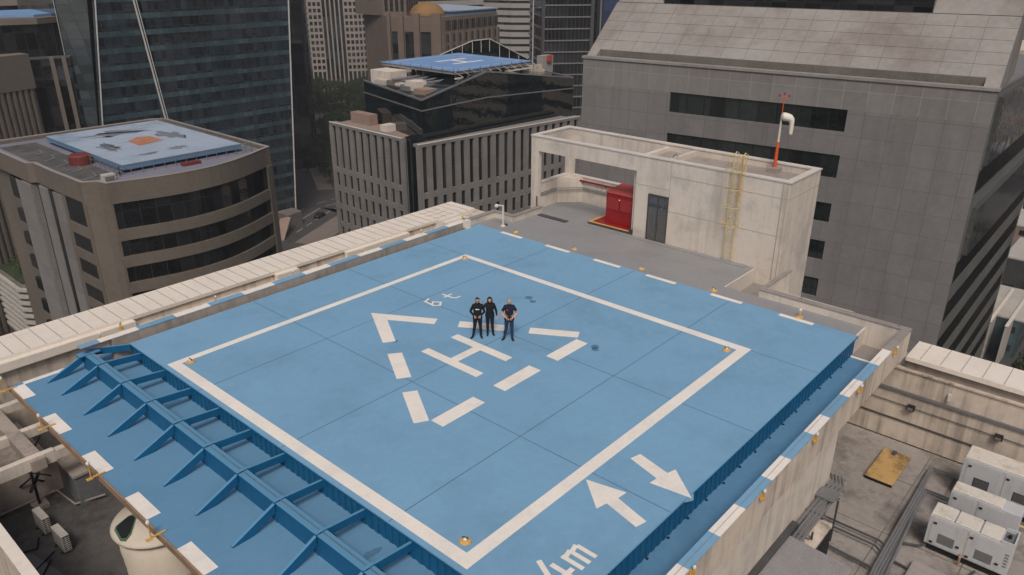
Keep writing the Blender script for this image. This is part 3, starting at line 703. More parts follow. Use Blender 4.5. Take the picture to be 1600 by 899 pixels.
for z in (.3, 2.3, 3.6): MB().tube([(24.16, 5.05, z), (24.36, 5.05, z)], .02, 5).tube([(24.16, 5.5, z), (24.36, 5.5, z)], .02, 5).build("wall_bracket", 'ladder', t)

# windsock mast
bx, by = 27.25, 4.72
t = thing("windsock_mast", "red and white mast with drooping white windsock on the penthouse roof", "windsock", (bx, by, 3.95))
MB().box(bx - .28, bx + .28, by - .28, by + .28, 4.2, 4.45).build("concrete_base", 'cap', t, .02)
MB().tube([(bx, by, 4.4), (bx, by, 5.75)], [.10, .06], 12).build("pole", 'orange', t)
MB().tube([(bx, by, 5.75), (bx, by, 7.1)], [.06, .04], 12).build("pole", 'capline', t)
MB().tube([(bx, by, 7.1), (bx, by, 8.0)], .022, 8).build("pole", 'orange', t)
MB().tube([(bx - .06, by + .22, 8.0), (bx + .06, by - .22, 8.0)], .018, 6).tube([(bx - .2, by - .05, 7.98), (bx + .2, by + .05, 7.98)], .018, 6).build("lamp_arm", 'orange', t)
for dx, dy in ((-.06, .22), (.06, -.22), (0, 0)):
    MB().lathe((bx + dx, by + dy, 7.98 + (.1 if dx == 0 else 0)), [(.045, 0), (.05, .04), (.04, .11), (.02, .14)], 10).build("obstruction_lamp", 'redlamp', t)
m = MB(); n = 14
path = [(0, 0, 7.02, .19), (.06, -.10, 7.02, .205), (.14, -.24, 6.99, .20), (.20, -.34, 6.95, .19), (.25, -.42, 6.86, .155), (.265, -.45, 6.70, .12), (.27, -.46, 6.45, .105), (.27, -.465, 6.2, .09), (.275, -.47, 6.12, .085)]
m.tube([(bx + p[0], by + p[1], p[2]) for p in path], [p[3] for p in path], n)
sk = m.build("windsock_cloth", 'sock', t, smooth=True)
MB().tube([(bx, by, 7.02), (bx + .015, by - .02, 7.02)], .2, 16).build("hoop", 'pipe', t)
t = thing("roof_vent_pipe", "bent metal vent pipe on the kerb of the penthouse roof", "pipe", (25.2, 9.5, 4.4))
MB().tube([(25.3, 9.48, 4.40), (25.3, 9.48, 4.62), (25.3, 9.40, 4.70), (25.3, 9.28, 4.70), (25.3, 9.22, 4.6)], .03, 8).build("pipe", 'pipe', t)
# ------------------------------------------------------------------ right-hand roof yard (floor at -4.9)
F = -4.9
t = thing("roof_hatch_cover", "ochre fibre hatch cover on a black frame on the right-hand roof", "hatch", (19, -5.1, F))
MB().box(17.85, 20.2, -5.62, -4.62, F, F + .14).build("frame", 'black', t)
MB().box(17.80, 20.25, -5.66, -4.58, F + .14, F + .20).build("lid", 'ochre', t, .03)
MB().box(19.9, 20.2, -5.1, -4.95, F + .2, F + .25).build("hinge", 'dpipe', t)

def genset(name, label, x0, x1, y0, y1, z1, doors, top, extra=None):
    t = thing(name, label, "generator", ((x0 + x1) / 2, (y0 + y1) / 2, F))
    z0 = F + .28; gz = .32 if 'tallest' in label else 0
    MB().box(x0 + .1, x1 - .1, y0 + .1, y1 - .1, F, z0).build("skid", 'black', t)
    MB().box(x0, x1, y0, y1, z0, z1).build("casing", 'gens', t, .02)
    for a, b in top:
        MB().box(x0 + .03, x1 - .03, a, b, z1, z1 + .06).build("roof_panel", 'gtop', t, .03)
    for a, b in doors:                              # on the -X face
        dd = MB().box(x0 - .015, x0, a, b, z0 + .06, z1 - .08).build("door", 'gens', t, .004)
        c = (a + b) / 2
        g = MB().box(x0 - .022, x0 - .015, c - .28, c + .24, z0 + .2 + gz, z0 + .58 + gz)
        g.build("air_grille", 'black' if 'tallest' in label or 'middle' in label else 'grille', dd)
        m = MB()
        for k in range(8): m.box(x0 - .03, x0 - .022, c - .26, c + .22, z0 + .23 + gz + k * .042, z0 + .245 + gz + k * .042)
        m.build("louvre", 'grille', dd)
        for yy, zz in ((b - .1, z1 - .25), (b - .1, z0 + .15), (a + .1, z0 + .35)):
            MB().box(x0 - .05, x0 - .015, yy - .05, yy + .05, zz - .03, zz + .03).build("latch", 'black', dd)
    return t
g1 = genset("generator", "nearest pale grey generator with three domed roof panels", 15.1, 15.95, -10.05, -7.5, -3.42, [(-8.62, -7.62), (-9.80, -8.74)], [(-8.22, -7.52), (-8.98, -8.26), (-9.62, -9.02)])
MB().box(15.2, 15.85, -9.98, -9.68, -3.42, -3.40).build("open_top_grille", 'grille', g1)
MB().box(15.1, 15.15, -10.05, -9.65, -3.42, -3.32).box(15.9, 15.95, -10.05, -9.65, -3.42, -3.32).box(15.15, 15.9, -10.05, -10.0, -3.42, -3.32).build("top_frame", 'gens', g1)
MB().tube([(15.5, -9.82, -3.42), (15.5, -9.82, -3.28)], .06, 10).build("exhaust_stub", 'black', g1)
MB().tube([(14.98, -8.68, F), (14.98, -8.68, F + .35), (15.1, -8.68, F + .40)], .04, 8).build("valve_pipe", 'rust', g1)
m = MB()
for k in range(5): m.box(15.092, 15.1, -9.97 + 0, -9.86, -4.3 + k * .12, -4.24 + k * .12)
m.build("lettering_smudge", 'pipe', g1)
g2 = genset("generator", "middle pale grey generator, lowest of the three, with a plain dusty roof", 16.95, 17.65, -9.9, -7.7, -3.38, [(-8.5, -7.78), (-9.4, -8.6)], [(-9.3, -7.72)])
g3 = genset("generator", "tallest pale grey generator with dusty roof, nearest the parapet wall", 18.9, 19.95, -11.6, -7.6, -3.05, [(-8.85, -7.75), (-10.2, -9.0), (-11.4, -10.3)], [(-11.5, -7.62)])
MB().box(18.7, 20.2, -14, -7.3, F, F + .03).build("stained_pad", 'junk', g3)
t = thing("yellow_pipe", "yellow gas pipe low between the middle and tallest generators", "pipe", (18.2, -9.7, F))
MB().tube([(18.0, -9.2, F + .25), (18.35, -9.9, F + .25), (18.3, -11.5, F + .25)], .04, 8).build("pipe", 'ladder', t)

def pipes(name, label, runs, r, m_, n=8):
    t = thing(name, label, "pipe", (runs[0][0][0], runs[0][0][1], F))
    for k, p in enumerate(runs):
        MB().tube(p, r, n).build("pipe", m_, t)
    return t
z = F + .22
pipes("pipe_bundle", "bundle of grey pipes running across the right-hand roof towards the hatch", [
    [(9.0, -6.9, z), (12.7, -6.62, z), (20.0, -6.45, z), (20.05, -7.6, z)], [(9.0, -6.98, z + .02), (12.7, -6.70, z + .02), (19.85, -6.54, z + .02), (19.9, -7.6, z + .02)],
    [(9.0, -7.06, z), (12.7, -6.80, z), (18.35, -6.66, z), (18.38, -7.6, z)], [(9.0, -7.15, z), (12.7, -6.90, z), (18.2, -6.75, z), (18.2, -7.6, z)],
    [(10.0, -7.2, z + .1), (15.9, -6.86, z + .1), (15.95, -7.5, z + .1)]], .055, 'pipe')
pipes("dark_pipe_pair", "two dark pipes crossing the right-hand roof from the wall to the pipe bundle", [
    [(14.2, -4.35, z), (14.2, -6.3, z), (14.05, -6.6, z)], [(13.8, -4.35, z + .03), (13.8, -6.3, z + .03), (13.6, -6.55, z + .03)]], .04, 'dpipe')
pipes("dark_pipe", "dark pipe bent in a rectangle on the roof beside the shed", [
    [(14.3, -4.45, F + 1.0), (13.0, -4.6, F + 1.0), (13.0, -4.65, z), (12.75, -4.8, z), (12.65, -6.5, z)]], .05, 'dpipe')
pipes("dark_pipe", "dark pipe running towards the nearest generator valve", [[(13.6, -6.9, z - .1), (13.4, -8.9, z - .1), (14.9, -9.2, z - .1)], [(14.6, -6.8, z - .05), (14.9, -7.4, z - .05), (15.05, -7.6, z)]], .04, 'dpipe')
# cable tray along the wall
t = thing("cable_tray", "grey pipe rack on brackets along the foot of the helipad wall", "pipe rack", (11, -4.8, -2.7))
for k in range(4): MB().tube([(8.9, -4.45 - k * .13, -2.95 - .02 * k), (14.0, -4.45 - k * .13, -2.95 - .02 * k), (14.6, -4.2 - k * .13, -3.1)], .05, 8).build("pipe", 'pipe', t)
for x in (9.2, 10.6, 12.0, 13.2, 13.8): MB().box(x - .03, x + .03, -5.0, -4.32, -3.08, -3.03).build("bracket", 'pipe', t)
MB().box(12.7, 13.3, -4.95, -4.33, -2.90, -2.84).build("cover_plate", 'pipe', t)
for x in (11.0, 13.3): MB().box(x - .03, x + .03, -4.98, -4.92, F, -3.05).build("post", 'dpipe', t)
t = thing("vent_hood", "dark louvred hood behind the corrugated shed", "vent", (11.4, -5, F))
MB().box(10.3, 12.2, -5.2, -4.4, F, -3.35).build("casing", 'plaster_d', t)
m = MB()
for k in range(9): m.box(10.4, 12.1, -5.24, -5.2, F + .15 + k * .15, F + .25 + k * .15)
m.build("louvre", 'black', t)
t = thing("roof_shed", "low shed with a corrugated grey metal roof beside the helipad wall", "shed", (8.5, -5.3, F))
MB().box(3.0, 9.9, -6.3, -4.4, F, -3.12).build("wall", 'plaster_d', t)
m = MB(); y = -6.5
rows = []
n = 60
for i in range(n + 1):
    yy = -6.5 + i * (2.1 / n); zz = -3.0 + .12 * (yy + 6.5) / 2.1 + (.014 if i % 2 else 0)
    rows += [(2.6, yy, zz), (10.15, yy, zz), (2.6, yy, zz - .04), (10.15, yy, zz - .04)]
fs = []
for i in range(n):
    a, b = i * 4, i * 4 + 4
    fs += [(a, b, b + 1, a + 1), (a + 3, b + 3, b + 2, a + 2), (a + 1, b + 1, b + 3, a + 3), (a, a + 2, b + 2, b)]
m.add(rows, fs).build("roof_sheet", 'tin', t)
MB().box(2.6, 10.8, -4.52, -4.31, -2.95, -2.78).build("flashing", 'dpipe', t)
t = thing("concrete_pad", "low weathered concrete pad in front of the nearest generator", "slab", (12.8, -8.4, F))
MB().box(11.4, 14.0, -8.9, -7.5, F, F + .22).build("slab", 'roofconc', t, .03)
for i, (y, z_, lb) in enumerate([(-5.0, -3.1, "black floodlight on the parapet wall, nearer the helipad"), (-8.25, -3.1, "black floodlight on the parapet wall, above the tallest generator")]):
    t = thing("floodlight", lb, "light", (21.4, y, z_), "black floodlights on the parapet wall")
    MB().box(21.22, 21.45, y - .15, y + .15, z_ - .1, z_ + .1).build("housing", 'black', t, .01)
    MB().box(21.20, 21.22, y - .11, y + .11, z_ - .07, z_ + .05).build("glass", 'grille', t)

# ------------------------------------------------------------------ left-hand yard (floor at -4.2)
F2 = -4.2
def ac_unit(label, x, y, rz):
    t = thing("air_conditioner", label, "air conditioner", (x, y, F2), "outdoor units on the black roof", R(rz), local=True)
    MB().box(-.42, .42, -.125, .125, .08, .74).build("casing", 'ac', t, .02)
    MB().box(-.3, -.22, -.2, .2, 0, .08).box(.22, .3, -.2, .2, 0, .08).build("foot", 'dpipe', t)
    e_ = MB().box(.42, .432, -.10, .10, .14, .70).build("side_vent", 'black', t)
    m = MB()
    for k in range(7): m.box(.432, .44, -.095, .095, .17 + k * .075, .20 + k * .075)
    m.box(.4335, .4385, -.01, .01, .15, .69); m.build("guard", 'ac', e_)
    g_ = MB().box(-.34, .28, .125, .14, .14, .70).build("fan_grille", 'black', t)
    m = MB()
    for k in range(7): m.box(-.33, .27, .14, .15, .17 + k * .075, .20 + k * .075)
    for k in range(5): m.box(-.33 + k * .14, -.31 + k * .14, .139, .148, .15, .69)
    m.build("guard", 'ac', g_)
    return t
ac_unit("boxy white outdoor unit nearest the water tank", -5.26, 14.12, -88)
ac_unit("white outdoor unit just behind the one nearest the tank", -5.36, 15.55, -88)
ac_unit("small tilted white unit close to the left edge of the picture", -5.5, 18.0, 20)
MB_ = MB()
t = thing("water_tank", "round beige fibreglass water tank with a hatch, half under the blue platform", "water tank", (-3.35, 10.5, F2))
MB().lathe((-3.35, 10.5, F2), [(1.14, 0), (1.18, .5), (1.155, .52), (1.20, .9), (1.18, .92), (1.235, 1.35), (1.21, 1.37), (1.26, 1.95)], 40).build("body", 'tank', t, smooth=True)
MB().lathe((-3.35, 10.5, F2), [(1.36, 2.0), (1.39, 2.08), (1.33, 2.14), (.6, 2.42), (.35, 2.47)], 40).build("lid", 'tank', t, smooth=True)
def hatch(sc_, dz):
    c = Vector((-4.3, 10.48)); p = [(-.34, -.24), (-.24, -.42), (-.02, -.34), (.36, .08), (.36, .30), (.24, .42), (-.18, .42), (-.27, .30)]
    return [(c.x + a * sc_, c.y + b * sc_) for a, b in p]
hp = MB()
for sc_, nm, mt_, e_ in ((1.0, "hatch_rim", 'green', .0), (.82, "hatch_hole", 'black', .03)):
    mb = MB(); pp = hatch(sc_, 0); n_ = len(pp)
    def zt(x, y): return F2 + 2.42 - (math.hypot(x + 3.35, y - 10.5) - .6) * .384 + e_
    vs = [(x, y, zt(x, y) - .05) for x, y in pp] + [(x, y, zt(x, y) + .04) for x, y in pp]
    mb.add(vs, [tuple(range(n_ - 1, -1, -1)), tuple(range(n_, 2 * n_))] + [(i, (i + 1) % n_, n_ + (i + 1) % n_, n_ + i) for i in range(n_)]).build(nm, mt_, t)
# beams, walls and ducts of the left yard
t = thing("roof_beam_frame", "white concrete beams crossing above the left-hand roof gap", "beams", (-4.8, 18, -1.5))
MB().box(-5.2, -4.75, 15.6, 22.4, -1.9, -1.5).build("beam", 'plaster_g', t)
for y, x1 in ((20.4, -3.6), (18.0, -3.4), (15.9, -3.4)): MB().box(-7.2, x1, y - .14, y + .14, -1.85, -1.52).build("cross_beam", 'plaster', t)
MB().box(-7.2, -4.4, 15.75, 16.0, -1.9, -1.45).build("cross_beam", 'plaster', t)
t = thing("low_yard_wall", "low stained wall with cream top behind the outdoor units", "wall", (-5, 17.5, F2))
MB().box(-7.2, -3.9, 17.55, 17.8, F2, -2.75).build("wall", 'plaster_g', t)
MB().box(-7.2, -3.9, 17.5, 17.85, -2.75, -2.68).build("cap", 'coping', t)
MB().box(-7.2, -3.9, 19.2, 22.3, F2, -3.4).build("shaft_floor", 'plaster_g', t)
t = thing("duct_box", "dark grey duct casing beside the low yard wall under the platform", "duct", (-3.4, 17, F2))
MB().prism([(-4.0, 15.9), (-2.6, 15.9), (-2.6, 17.9), (-4.0, 17.9)], F2, -2.95).build("casing", 'ducts', t, .02)
MB().box(-4.06, -2.5, 15.84, 18.0, -2.95, -2.85).build("top_slab", 'plaster_g', t)
t = thing("steel_pole_bracket", "dark steel post with cross arms standing on the black roof", "bracket", (-5.0, 17.0, F2))
MB().box(-5.25, -4.75, 16.75, 17.25, F2, F2 + .15).build("foot_block", 'cap', t)
MB().tube([(-5.0, 17.0, F2), (-5.0, 17.0, -1.9)], .05, 8).build("post", 'black', t)
MB().tube([(-5.3, 16.6, -2.2), (-4.2, 18.0, -2.0)], .035, 6).tube([(-5.4, 17.2, -2.5), (-4.5, 16.6, -2.9)], .03, 6).tube([(-5.2, 16.9, -3.4), (-4.7, 17.3, -3.0)], .06, 6).build("arm", 'black', t)
MB().tube([(-5.35, 17.5, -3.4), (-5.0, 17.3, -3.1), (-4.6, 17.4, -3.5)], .04, 6).build("cable", 'black', t)
t = thing("roof_cables", "black hoses and cables lying across the black roof to the outdoor units", "cable", (-6, 14, F2))
for p in ([(-7.1, 15.0, F2 + .03), (-6.4, 14.9, F2 + .03), (-5.9, 14.7, F2 + .03), (-5.7, 15.0, F2 + .2)], [(-7.1, 13.6, F2 + .03), (-6.5, 13.5, F2 + .03), (-5.9, 13.9, F2 + .03), (-5.6, 13.9, F2 + .2)], [(-7.1, 13.3, F2 + .03), (-6.3, 13.1, F2 + .05), (-5.8, 13.7, F2 + .1)], [(-6.6, 14.2, F2 + .02), (-6.0, 12.4, F2 + .02), (-5.4, 10.5, F2 + .02), (-5.0, 8.5, F2 + .02)]):
    MB().tube(p, .03, 6).build("cable", 'black', t)
t = thing("roof_walkway_mat", "smooth grey strip of roofing beside the outdoor units", "roof strip", (-6, 12, F2))
MB().prism([(-6.1, 14.6), (-6.75, 14.6), (-5.9, 8.0), (-4.9, 8.0)], F2, F2 + .03).build("sheet", 'ducts', t)
t = thing("yard_pipe", "pale pipe running along the foot of the low yard wall", "pipe", (-5, 17.3, F2))
MB().tube([(-7.1, 17.35, F2 + .15), (-4.3, 17.35, F2 + .15), (-4.15, 16.0, F2 + .15), (-3.2, 15.75, F2 + .15)], .04, 6).build("pipe", 'cap', t)
# ------------------------------------------------------------------ people
def skin_mesh(nodes, edges, root, sub=2):
    me = bpy.data.meshes.new("tmp"); me.from_pydata([n[0] for n in nodes], edges, [])
    o = bpy.data.objects.new("tmp", me); col.objects.link(o)
    sk_ = o.modifiers.new("skin", 'SKIN'); sk_.use_smooth_shade = True
    ss = o.modifiers.new("sub", 'SUBSURF'); ss.levels = sub; ss.render_levels = sub
    for i, n in enumerate(nodes):
        v = me.skin_vertices[0].data[i]; r = n[1]
        v.radius = r if isinstance(r, tuple) else (r, r)
        v.use_root = (i == root)
    dg = bpy.context.evaluated_depsgraph_get(); dg.update()
    ev = o.evaluated_get(dg); res = ev.to_mesh()
    vs = [tuple(v.co) for v in res.vertices]; fs = [tuple(p.vertices) for p in res.polygons]
    ev.to_mesh_clear(); bpy.data.objects.remove(o); bpy.data.meshes.remove(me)
    return vs, fs

def person(label, loc, rz, H, pose, top, bottom, sleeves, hair=None, beard=False, glasses=False, hood=False, neckline=.02):
    """front is -Y; +X is the person's left"""
    s = H / 1.75
    t = thing("person", label, "person", loc, None, rz, local=True)
    def S(p): return (p[0] * s, p[1] * s, p[2] * s)
    N = []; E_ = []
    def nd(p, r, par=None):
        r = tuple(q * 1.18 for q in r) if isinstance(r, tuple) else r * (1.22 if p[2] < 1.44 else 1.08); N.append((S(p), tuple(q * s for q in r) if isinstance(r, tuple) else r * s)); i = len(N) - 1
        if par is not None: E_.append((par, i))
        return i
    pel = nd((0, .0, .93), (.150, .105))
    bel = nd((0, -.01, 1.08), (.140, .105), pel); ch = nd((0, 0, 1.26), (.165, .112), bel); ucs = nd((0, .01, 1.40), (.125, .085), ch)
    nk = nd((0, .005, 1.485), .055, ucs); nk2 = nd((0, -.012, 1.545), .054, nk)
    hd = nd((0, -.018, 1.60), (.074, .090), nk2); hd2 = nd((0, -.012, 1.675), (.078, .098), hd); nd((0, -.005, 1.725), (.062, .080), hd2)
    hands = []; CAT = {}
    for q in (nk2, hd, hd2, hd2 + 1): CAT[q] = 'head'
    for sx, P in ((1, pose['L']), (-1, pose['R'])):
        sh = nd((sx * .165, .01, 1.415), .062, ucs); el = nd((P['el'][0] * sx, P['el'][1], P['el'][2]), .044, sh)
        CAT[el] = 'upper'
        fa = tuple(.45 * b + .55 * a for a, b in zip((P['el'][0] * sx, P['el'][1], P['el'][2]), (P['wr'][0] * sx, P['wr'][1], P['wr'][2])))
        f1 = nd(fa, .040, el); wr = nd((P['wr'][0] * sx, P['wr'][1], P['wr'][2]), .027, f1)
        w_ = Vector((P['wr'][0] * sx, P['wr'][1], P['wr'][2])); d = Vector((P['hd'][0] * sx, P['hd'][1], P['hd'][2])).normalized()
        pm = w_ + d * .055; CAT[f1] = CAT[wr] = 'fore'; CAT[nd(tuple(pm), (.034, .020), wr)] = 'hand'
        hands.append((w_, d, sx, P))
    for sx, P in ((1, pose['LL']), (-1, pose['RL'])):
        hp_ = nd((sx * .088, 0, .88), .098, pel); th = nd((sx * (.5 * .088 + .5 * P['kn'][0]), .5 * P['kn'][1], .69), .080, hp_)
        kn = nd((sx * P['kn'][0], P['kn'][1], .49), .058, th); cf = nd((sx * (.6 * P['kn'][0] + .4 * P['an'][0]), P['kn'][1] * .6 + .4 * P['an'][1] + .012, .34), .056, kn)
        an = nd((sx * P['an'][0], P['an'][1], .10), .040, cf)
        for q in (hp_, th, kn, cf, an, nd((sx * (P['an'][0] + .01), P['an'][1] - .02, .05), .040, an)): CAT[q] = 'leg'
    vs, fs = skin_mesh(N, E_, 0)
    V = list(vs); Fc = list(fs); nbody_f = len(Fc)
    for w_, d, sx, P in hands:                      # five fingers per hand, slightly curled
        side = d.cross(Vector((0, -1, .15))).normalized() if abs(d.y) < .8 else Vector((1, 0, 0))
        nrm = side.cross(d).normalized() * P.get('curl', 1)
        for k, (off, ln) in enumerate(((-.027, .062), (-.009, .074), (.010, .070), (.027, .056))):
            a = w_ + d * .06 + side * off; b = a + d * ln * .7 + nrm * .008; c = b + d * ln * .35 + nrm * .03; e = c + nrm * .02
            v2, f2 = skin_mesh([(S(tuple(a)), .0105 * s), (S(tuple(b)), .0095 * s), (S(tuple(c)), .0085 * s), (S(tuple(e)), .007 * s)], [(0, 1), (1, 2), (2, 3)], 0, 1)
            o_ = len(V); V += v2; Fc += [tuple(i + o_ for i in f) for f in f2]
        a = w_ + d * .02 - side * .02 * sx; b = a + d * .03 - side * .035 * sx + nrm * .012; c = b + d * .032 + nrm * .012
        v2, f2 = skin_mesh([(S(tuple(a)), .013 * s), (S(tuple(b)), .011 * s), (S(tuple(c)), .009 * s)], [(0, 1), (1, 2)], 0, 1)
        o_ = len(V); V += v2; Fc += [tuple(i + o_ for i in f) for f in f2]
    # nose, ears, chin worked into the same mesh
    for c, r, q in (((0, -.112, 1.635), .016, (1, 1.2, 1.6)), ((.081, 0, 1.645), .02, (.5, 1, 1.5)), ((-.081, 0, 1.645), .02, (.5, 1, 1.5)), ((0, -.085, 1.575), .032, (1.2, 1, .8))):
        mb = MB().ball(S(c), r * s, 8, 6, q); o_ = len(V); V += mb.v; Fc += [tuple(i + o_ for i in f) for f in mb.f]
    me = bpy.data.meshes.new("body"); me.from_pydata(V, [], Fc)
    for k in ('skin', top, bottom): me.materials.append(M[k])
    segs = []
    for a_, b_ in E_:
        segs.append((Vector(N[a_][0]), Vector(N[b_][0]), CAT.get(b_, 'torso')))
    for f in me.polygons:
        f.use_smooth = True; c = f.center
        if f.index >= nbody_f: f.material_index = 0; continue
        best = None
        for a_, b_, k_ in segs:
            d_ = b_ - a_; u = max(0, min(1, (c - a_).dot(d_) / max(d_.length_squared, 1e-9))); q = (c - a_ - d_ * u).length
            q -= .05 * s if k_ == 'torso' else 0
            if best is None or q < best[0]: best = (q, k_, u)
        k_ = best[1]; z = c.z / s
        if k_ in ('head',): k = 0 if z > 1.50 or (z > 1.46 and c.y < 0) else 1
        elif k_ == 'hand': k = 0
        elif k_ == 'fore': k = 1 if sleeves == 'long' else 0
        elif k_ == 'upper': k = 1 if (sleeves == 'long' or best[2] < .62) else 0
        elif k_ == 'leg': k = 2 if z < .93 else 1
        else: k = 1 if z > .93 else 2
        f.material_index = k
    b = bpy.data.objects.new("body", me); col.objects.link(b); b.parent = t
    # hem of the top: a loose skirt of cloth round the waist
    m = MB(); n = 20; rings = []
    for z, rx, ry in ((.86, .200, .152), (.93, .196, .150), (1.05, .186, .145)):
        rings += [(S((rx * math.cos(a), ry * math.sin(a) - .004, z + .006 * math.sin(3 * a))) ) for a in [2 * math.pi * k / n for k in range(n)]]
    m.add(rings, [(i * n + k, i * n + (k + 1) % n, (i + 1) * n + (k + 1) % n, (i + 1) * n + k) for i in range(2) for k in range(n)])
    m.build("shirt_hem", top, t, smooth=True)
    for sx, P in ((1, pose['LL']), (-1, pose['RL'])):
        ax, ay = P['an'][0] * sx, P['an'][1]; tx = ax + sx * P.get('toe', .04)
        m = MB().tube([S((ax, ay + .065, .045)), S((ax, ay + .03, .052)), S((ax * .7 + tx * .3, ay - .06, .048)), S((tx, ay - .15, .036)), S((tx + .002, ay - .185, .03))], [.030 * s, .043 * s, .042 * s, .040 * s, .022 * s], 10)
        m.build("shoe", 'shoe', t, smooth=True)
    for sx in (1, -1):
        MB().ball(S((sx * .030, -.098, 1.655)), .012 * s, 8, 6).build("eye", 'eye', t, smooth=True)
        MB().ball(S((sx * .030, -.108, 1.655)), .006 * s, 6, 5).build("pupil", 'hair', t, smooth=True)
    MB().ball(S((0, -.098, 1.600)), .016 * s, 8, 6, (1.4, .5, .4)).build("mouth", 'lips', t, smooth=True)
    if hair:
        n, mm = 16, 8; vs = []; fs = []
        for i in range(mm + 1):
            th_ = math.pi * (i / mm) * (.62 if hair == 'long' else .52)
            for k in range(n):
                a = 2 * math.pi * k / n; fr = -math.sin(a)          # 1 at the front
                tt = th_ * (.62 if fr > .5 else (.80 if fr > 0 else 1.1))
                x, y, z = math.sin(tt) * math.cos(a) * .092, math.sin(tt) * math.sin(a) * .112, math.cos(tt) * .105
                vs.append(S((x, y - .004, 1.668 + z)))
        for i in range(mm):
            for k in range(n): fs.append((i * n + k, i * n + (k + 1) % n, (i + 1) * n + (k + 1) % n, (i + 1) * n + k))
        MB().add(vs, fs).build("hair", 'hair', t, smooth=True)
        if hair == 'long':
            for sx in (1, -1):
                MB().tube([S((sx * .078, .01, 1.70)), S((sx * .092, -.005, 1.60)), S((sx * .09, -.03, 1.50)), S((sx * .08, -.06, 1.41))], [.03 * s, .034 * s, .032 * s, .014 * s], 8).build("hair_lock", 'hair', t, smooth=True)
            MB().ball(S((0, .055, 1.56)), .085 * s, 10, 8, (1, .6, 1.5)).build("hair_back", 'hair', t, smooth=True)
    if beard:
        MB().ball(S((0, -.062, 1.575)), .062 * s, 12, 8, (1.02, .80, .85)).build("beard", 'hair', t, smooth=True)
    if glasses:
        g = MB()
        for sx in (1, -1): g.ball(S((sx * .032, -.112, 1.656)), .026 * s, 10, 6, (1.0, .35, .75))
        g.tube([S((-.08, -.02, 1.66)), S((-.06, -.106, 1.66)), S((.06, -.106, 1.66)), S((.08, -.02, 1.66))], .004 * s, 5)
        g.build("sunglasses", 'lens', t, smooth=True)
    if hood:
        MB().tube([S((.105, .0, 1.445)), S((.07, .10, 1.47)), S((0, .13, 1.47)), S((-.07, .10, 1.47)), S((-.105, .0, 1.445)), S((-.07, -.085, 1.43)), S((0, -.115, 1.40)), S((.07, -.085, 1.43)), S((.105, .0, 1.445))], .038 * s, 8).build("hood", top, t, smooth=True)
    return t, s
cargo = dict(LL=dict(kn=(.11, -.03), an=(.13, .0), toe=.05), RL=dict(kn=(.12, -.03), an=(.19, -.02), toe=.08))
t, s = person("bearded person in a black hoodie and black trousers, hands clasped, leftmost of the three", (9.56, 8.83, .004), R(-48), 1.74,
    dict(L=dict(el=(.29, .02, 1.14), wr=(.12, -.17, 1.02), hd=(-.5, -.5, -.25)), R=dict(el=(.29, .02, 1.14), wr=(.12, -.17, 1.02), hd=(-.5, -.5, -.25)), **cargo), 'blackcloth', 'blackcloth', 'long', 'short', True, True, True)
MB().box(-.075 * s, .075 * s, -.152 * s, -.118 * s, 1.285 * s, 1.312 * s).build("chest_print", 'logo_white', t)
t, s = person("long-haired person in dark clothes with one hand raised, in the middle of the three", (10.06, 8.62, .004), R(-44), 1.67,
    dict(L=dict(el=(.27, .03, 1.12), wr=(.29, -.05, .90), hd=(.02, -.15, -1)), R=dict(el=(.30, -.02, 1.22), wr=(.30, -.10, 1.50), hd=(.0, -.05, 1), raised=1, curl=.5),
         LL=dict(kn=(.10, -.02), an=(.13, -.01), toe=.04), RL=dict(kn=(.10, -.03), an=(.10, -.03), toe=.02)), 'blackcloth', 'blackcloth', 'long', 'long', False, False, False, .05)
t, s = person("bald person in a navy T-shirt and jeans, rightmost of the three", (10.27, 7.75, .004), R(-46), 1.79,
    dict(L=dict(el=(.32, .03, 1.12), wr=(.11, -.16, .99), hd=(-.6, -.4, -.2)), R=dict(el=(.32, .03, 1.12), wr=(.11, -.16, .99), hd=(-.6, -.4, -.2)),
         LL=dict(kn=(.10, -.04), an=(.12, -.05), toe=.04), RL=dict(kn=(.12, -.01), an=(.19, .03), toe=.09)), 'navycloth', 'jeans', 'short', None, False, False, False)
MB().box(-.12 * s, -.04 * s, -.146 * s, -.112 * s, 1.30 * s, 1.33 * s).build("chest_print", 'logo_red', t)
# ------------------------------------------------------------------ city: building helpers
def prism_part(parent, name, poly, z0, z1, m_): return MB().prism(poly, z0, z1).build(name, m_, parent)
def inset(poly, d):
    n = len(poly); out = []
    for i in range(n):
        p0, p1, p2 = Vector(poly[i - 1]), Vector(poly[i]), Vector(poly[(i + 1) % n])
        a = (p1 - p0).normalized(); b = (p2 - p1).normalized()
        na = Vector((-a.y, a.x)); nb = Vector((-b.y, b.x))
        k = 1 + na.dot(nb)
        out.append(tuple(p1 + (na + nb) * (d / max(k, .3))))
    return out
def rect(x0, y0, x1, y1): return [(x0, y0), (x1, y0), (x1, y1), (x0, y1)]
def bands(parent, poly, z0, z1, pitch, sp, dep, glass, wall, top=None, wname="window_band"):
    """stack of solid spandrel slabs (one wall mesh) with a recessed window band per floor"""
    w = MB(); z = z1 - (top or sp); w.prism(poly, z, z1); ip = inset(poly, dep)
    while z > z0 + .1:
        zb = max(z0, z - (pitch - sp))
        MB().prism(ip, zb, z).build(wname, glass, parent)
        z2 = max(z0, zb - sp)
        if zb - z2 > .05: w.prism(poly, z2, zb)
        z = z2
    return w.build("wall", wall, parent)
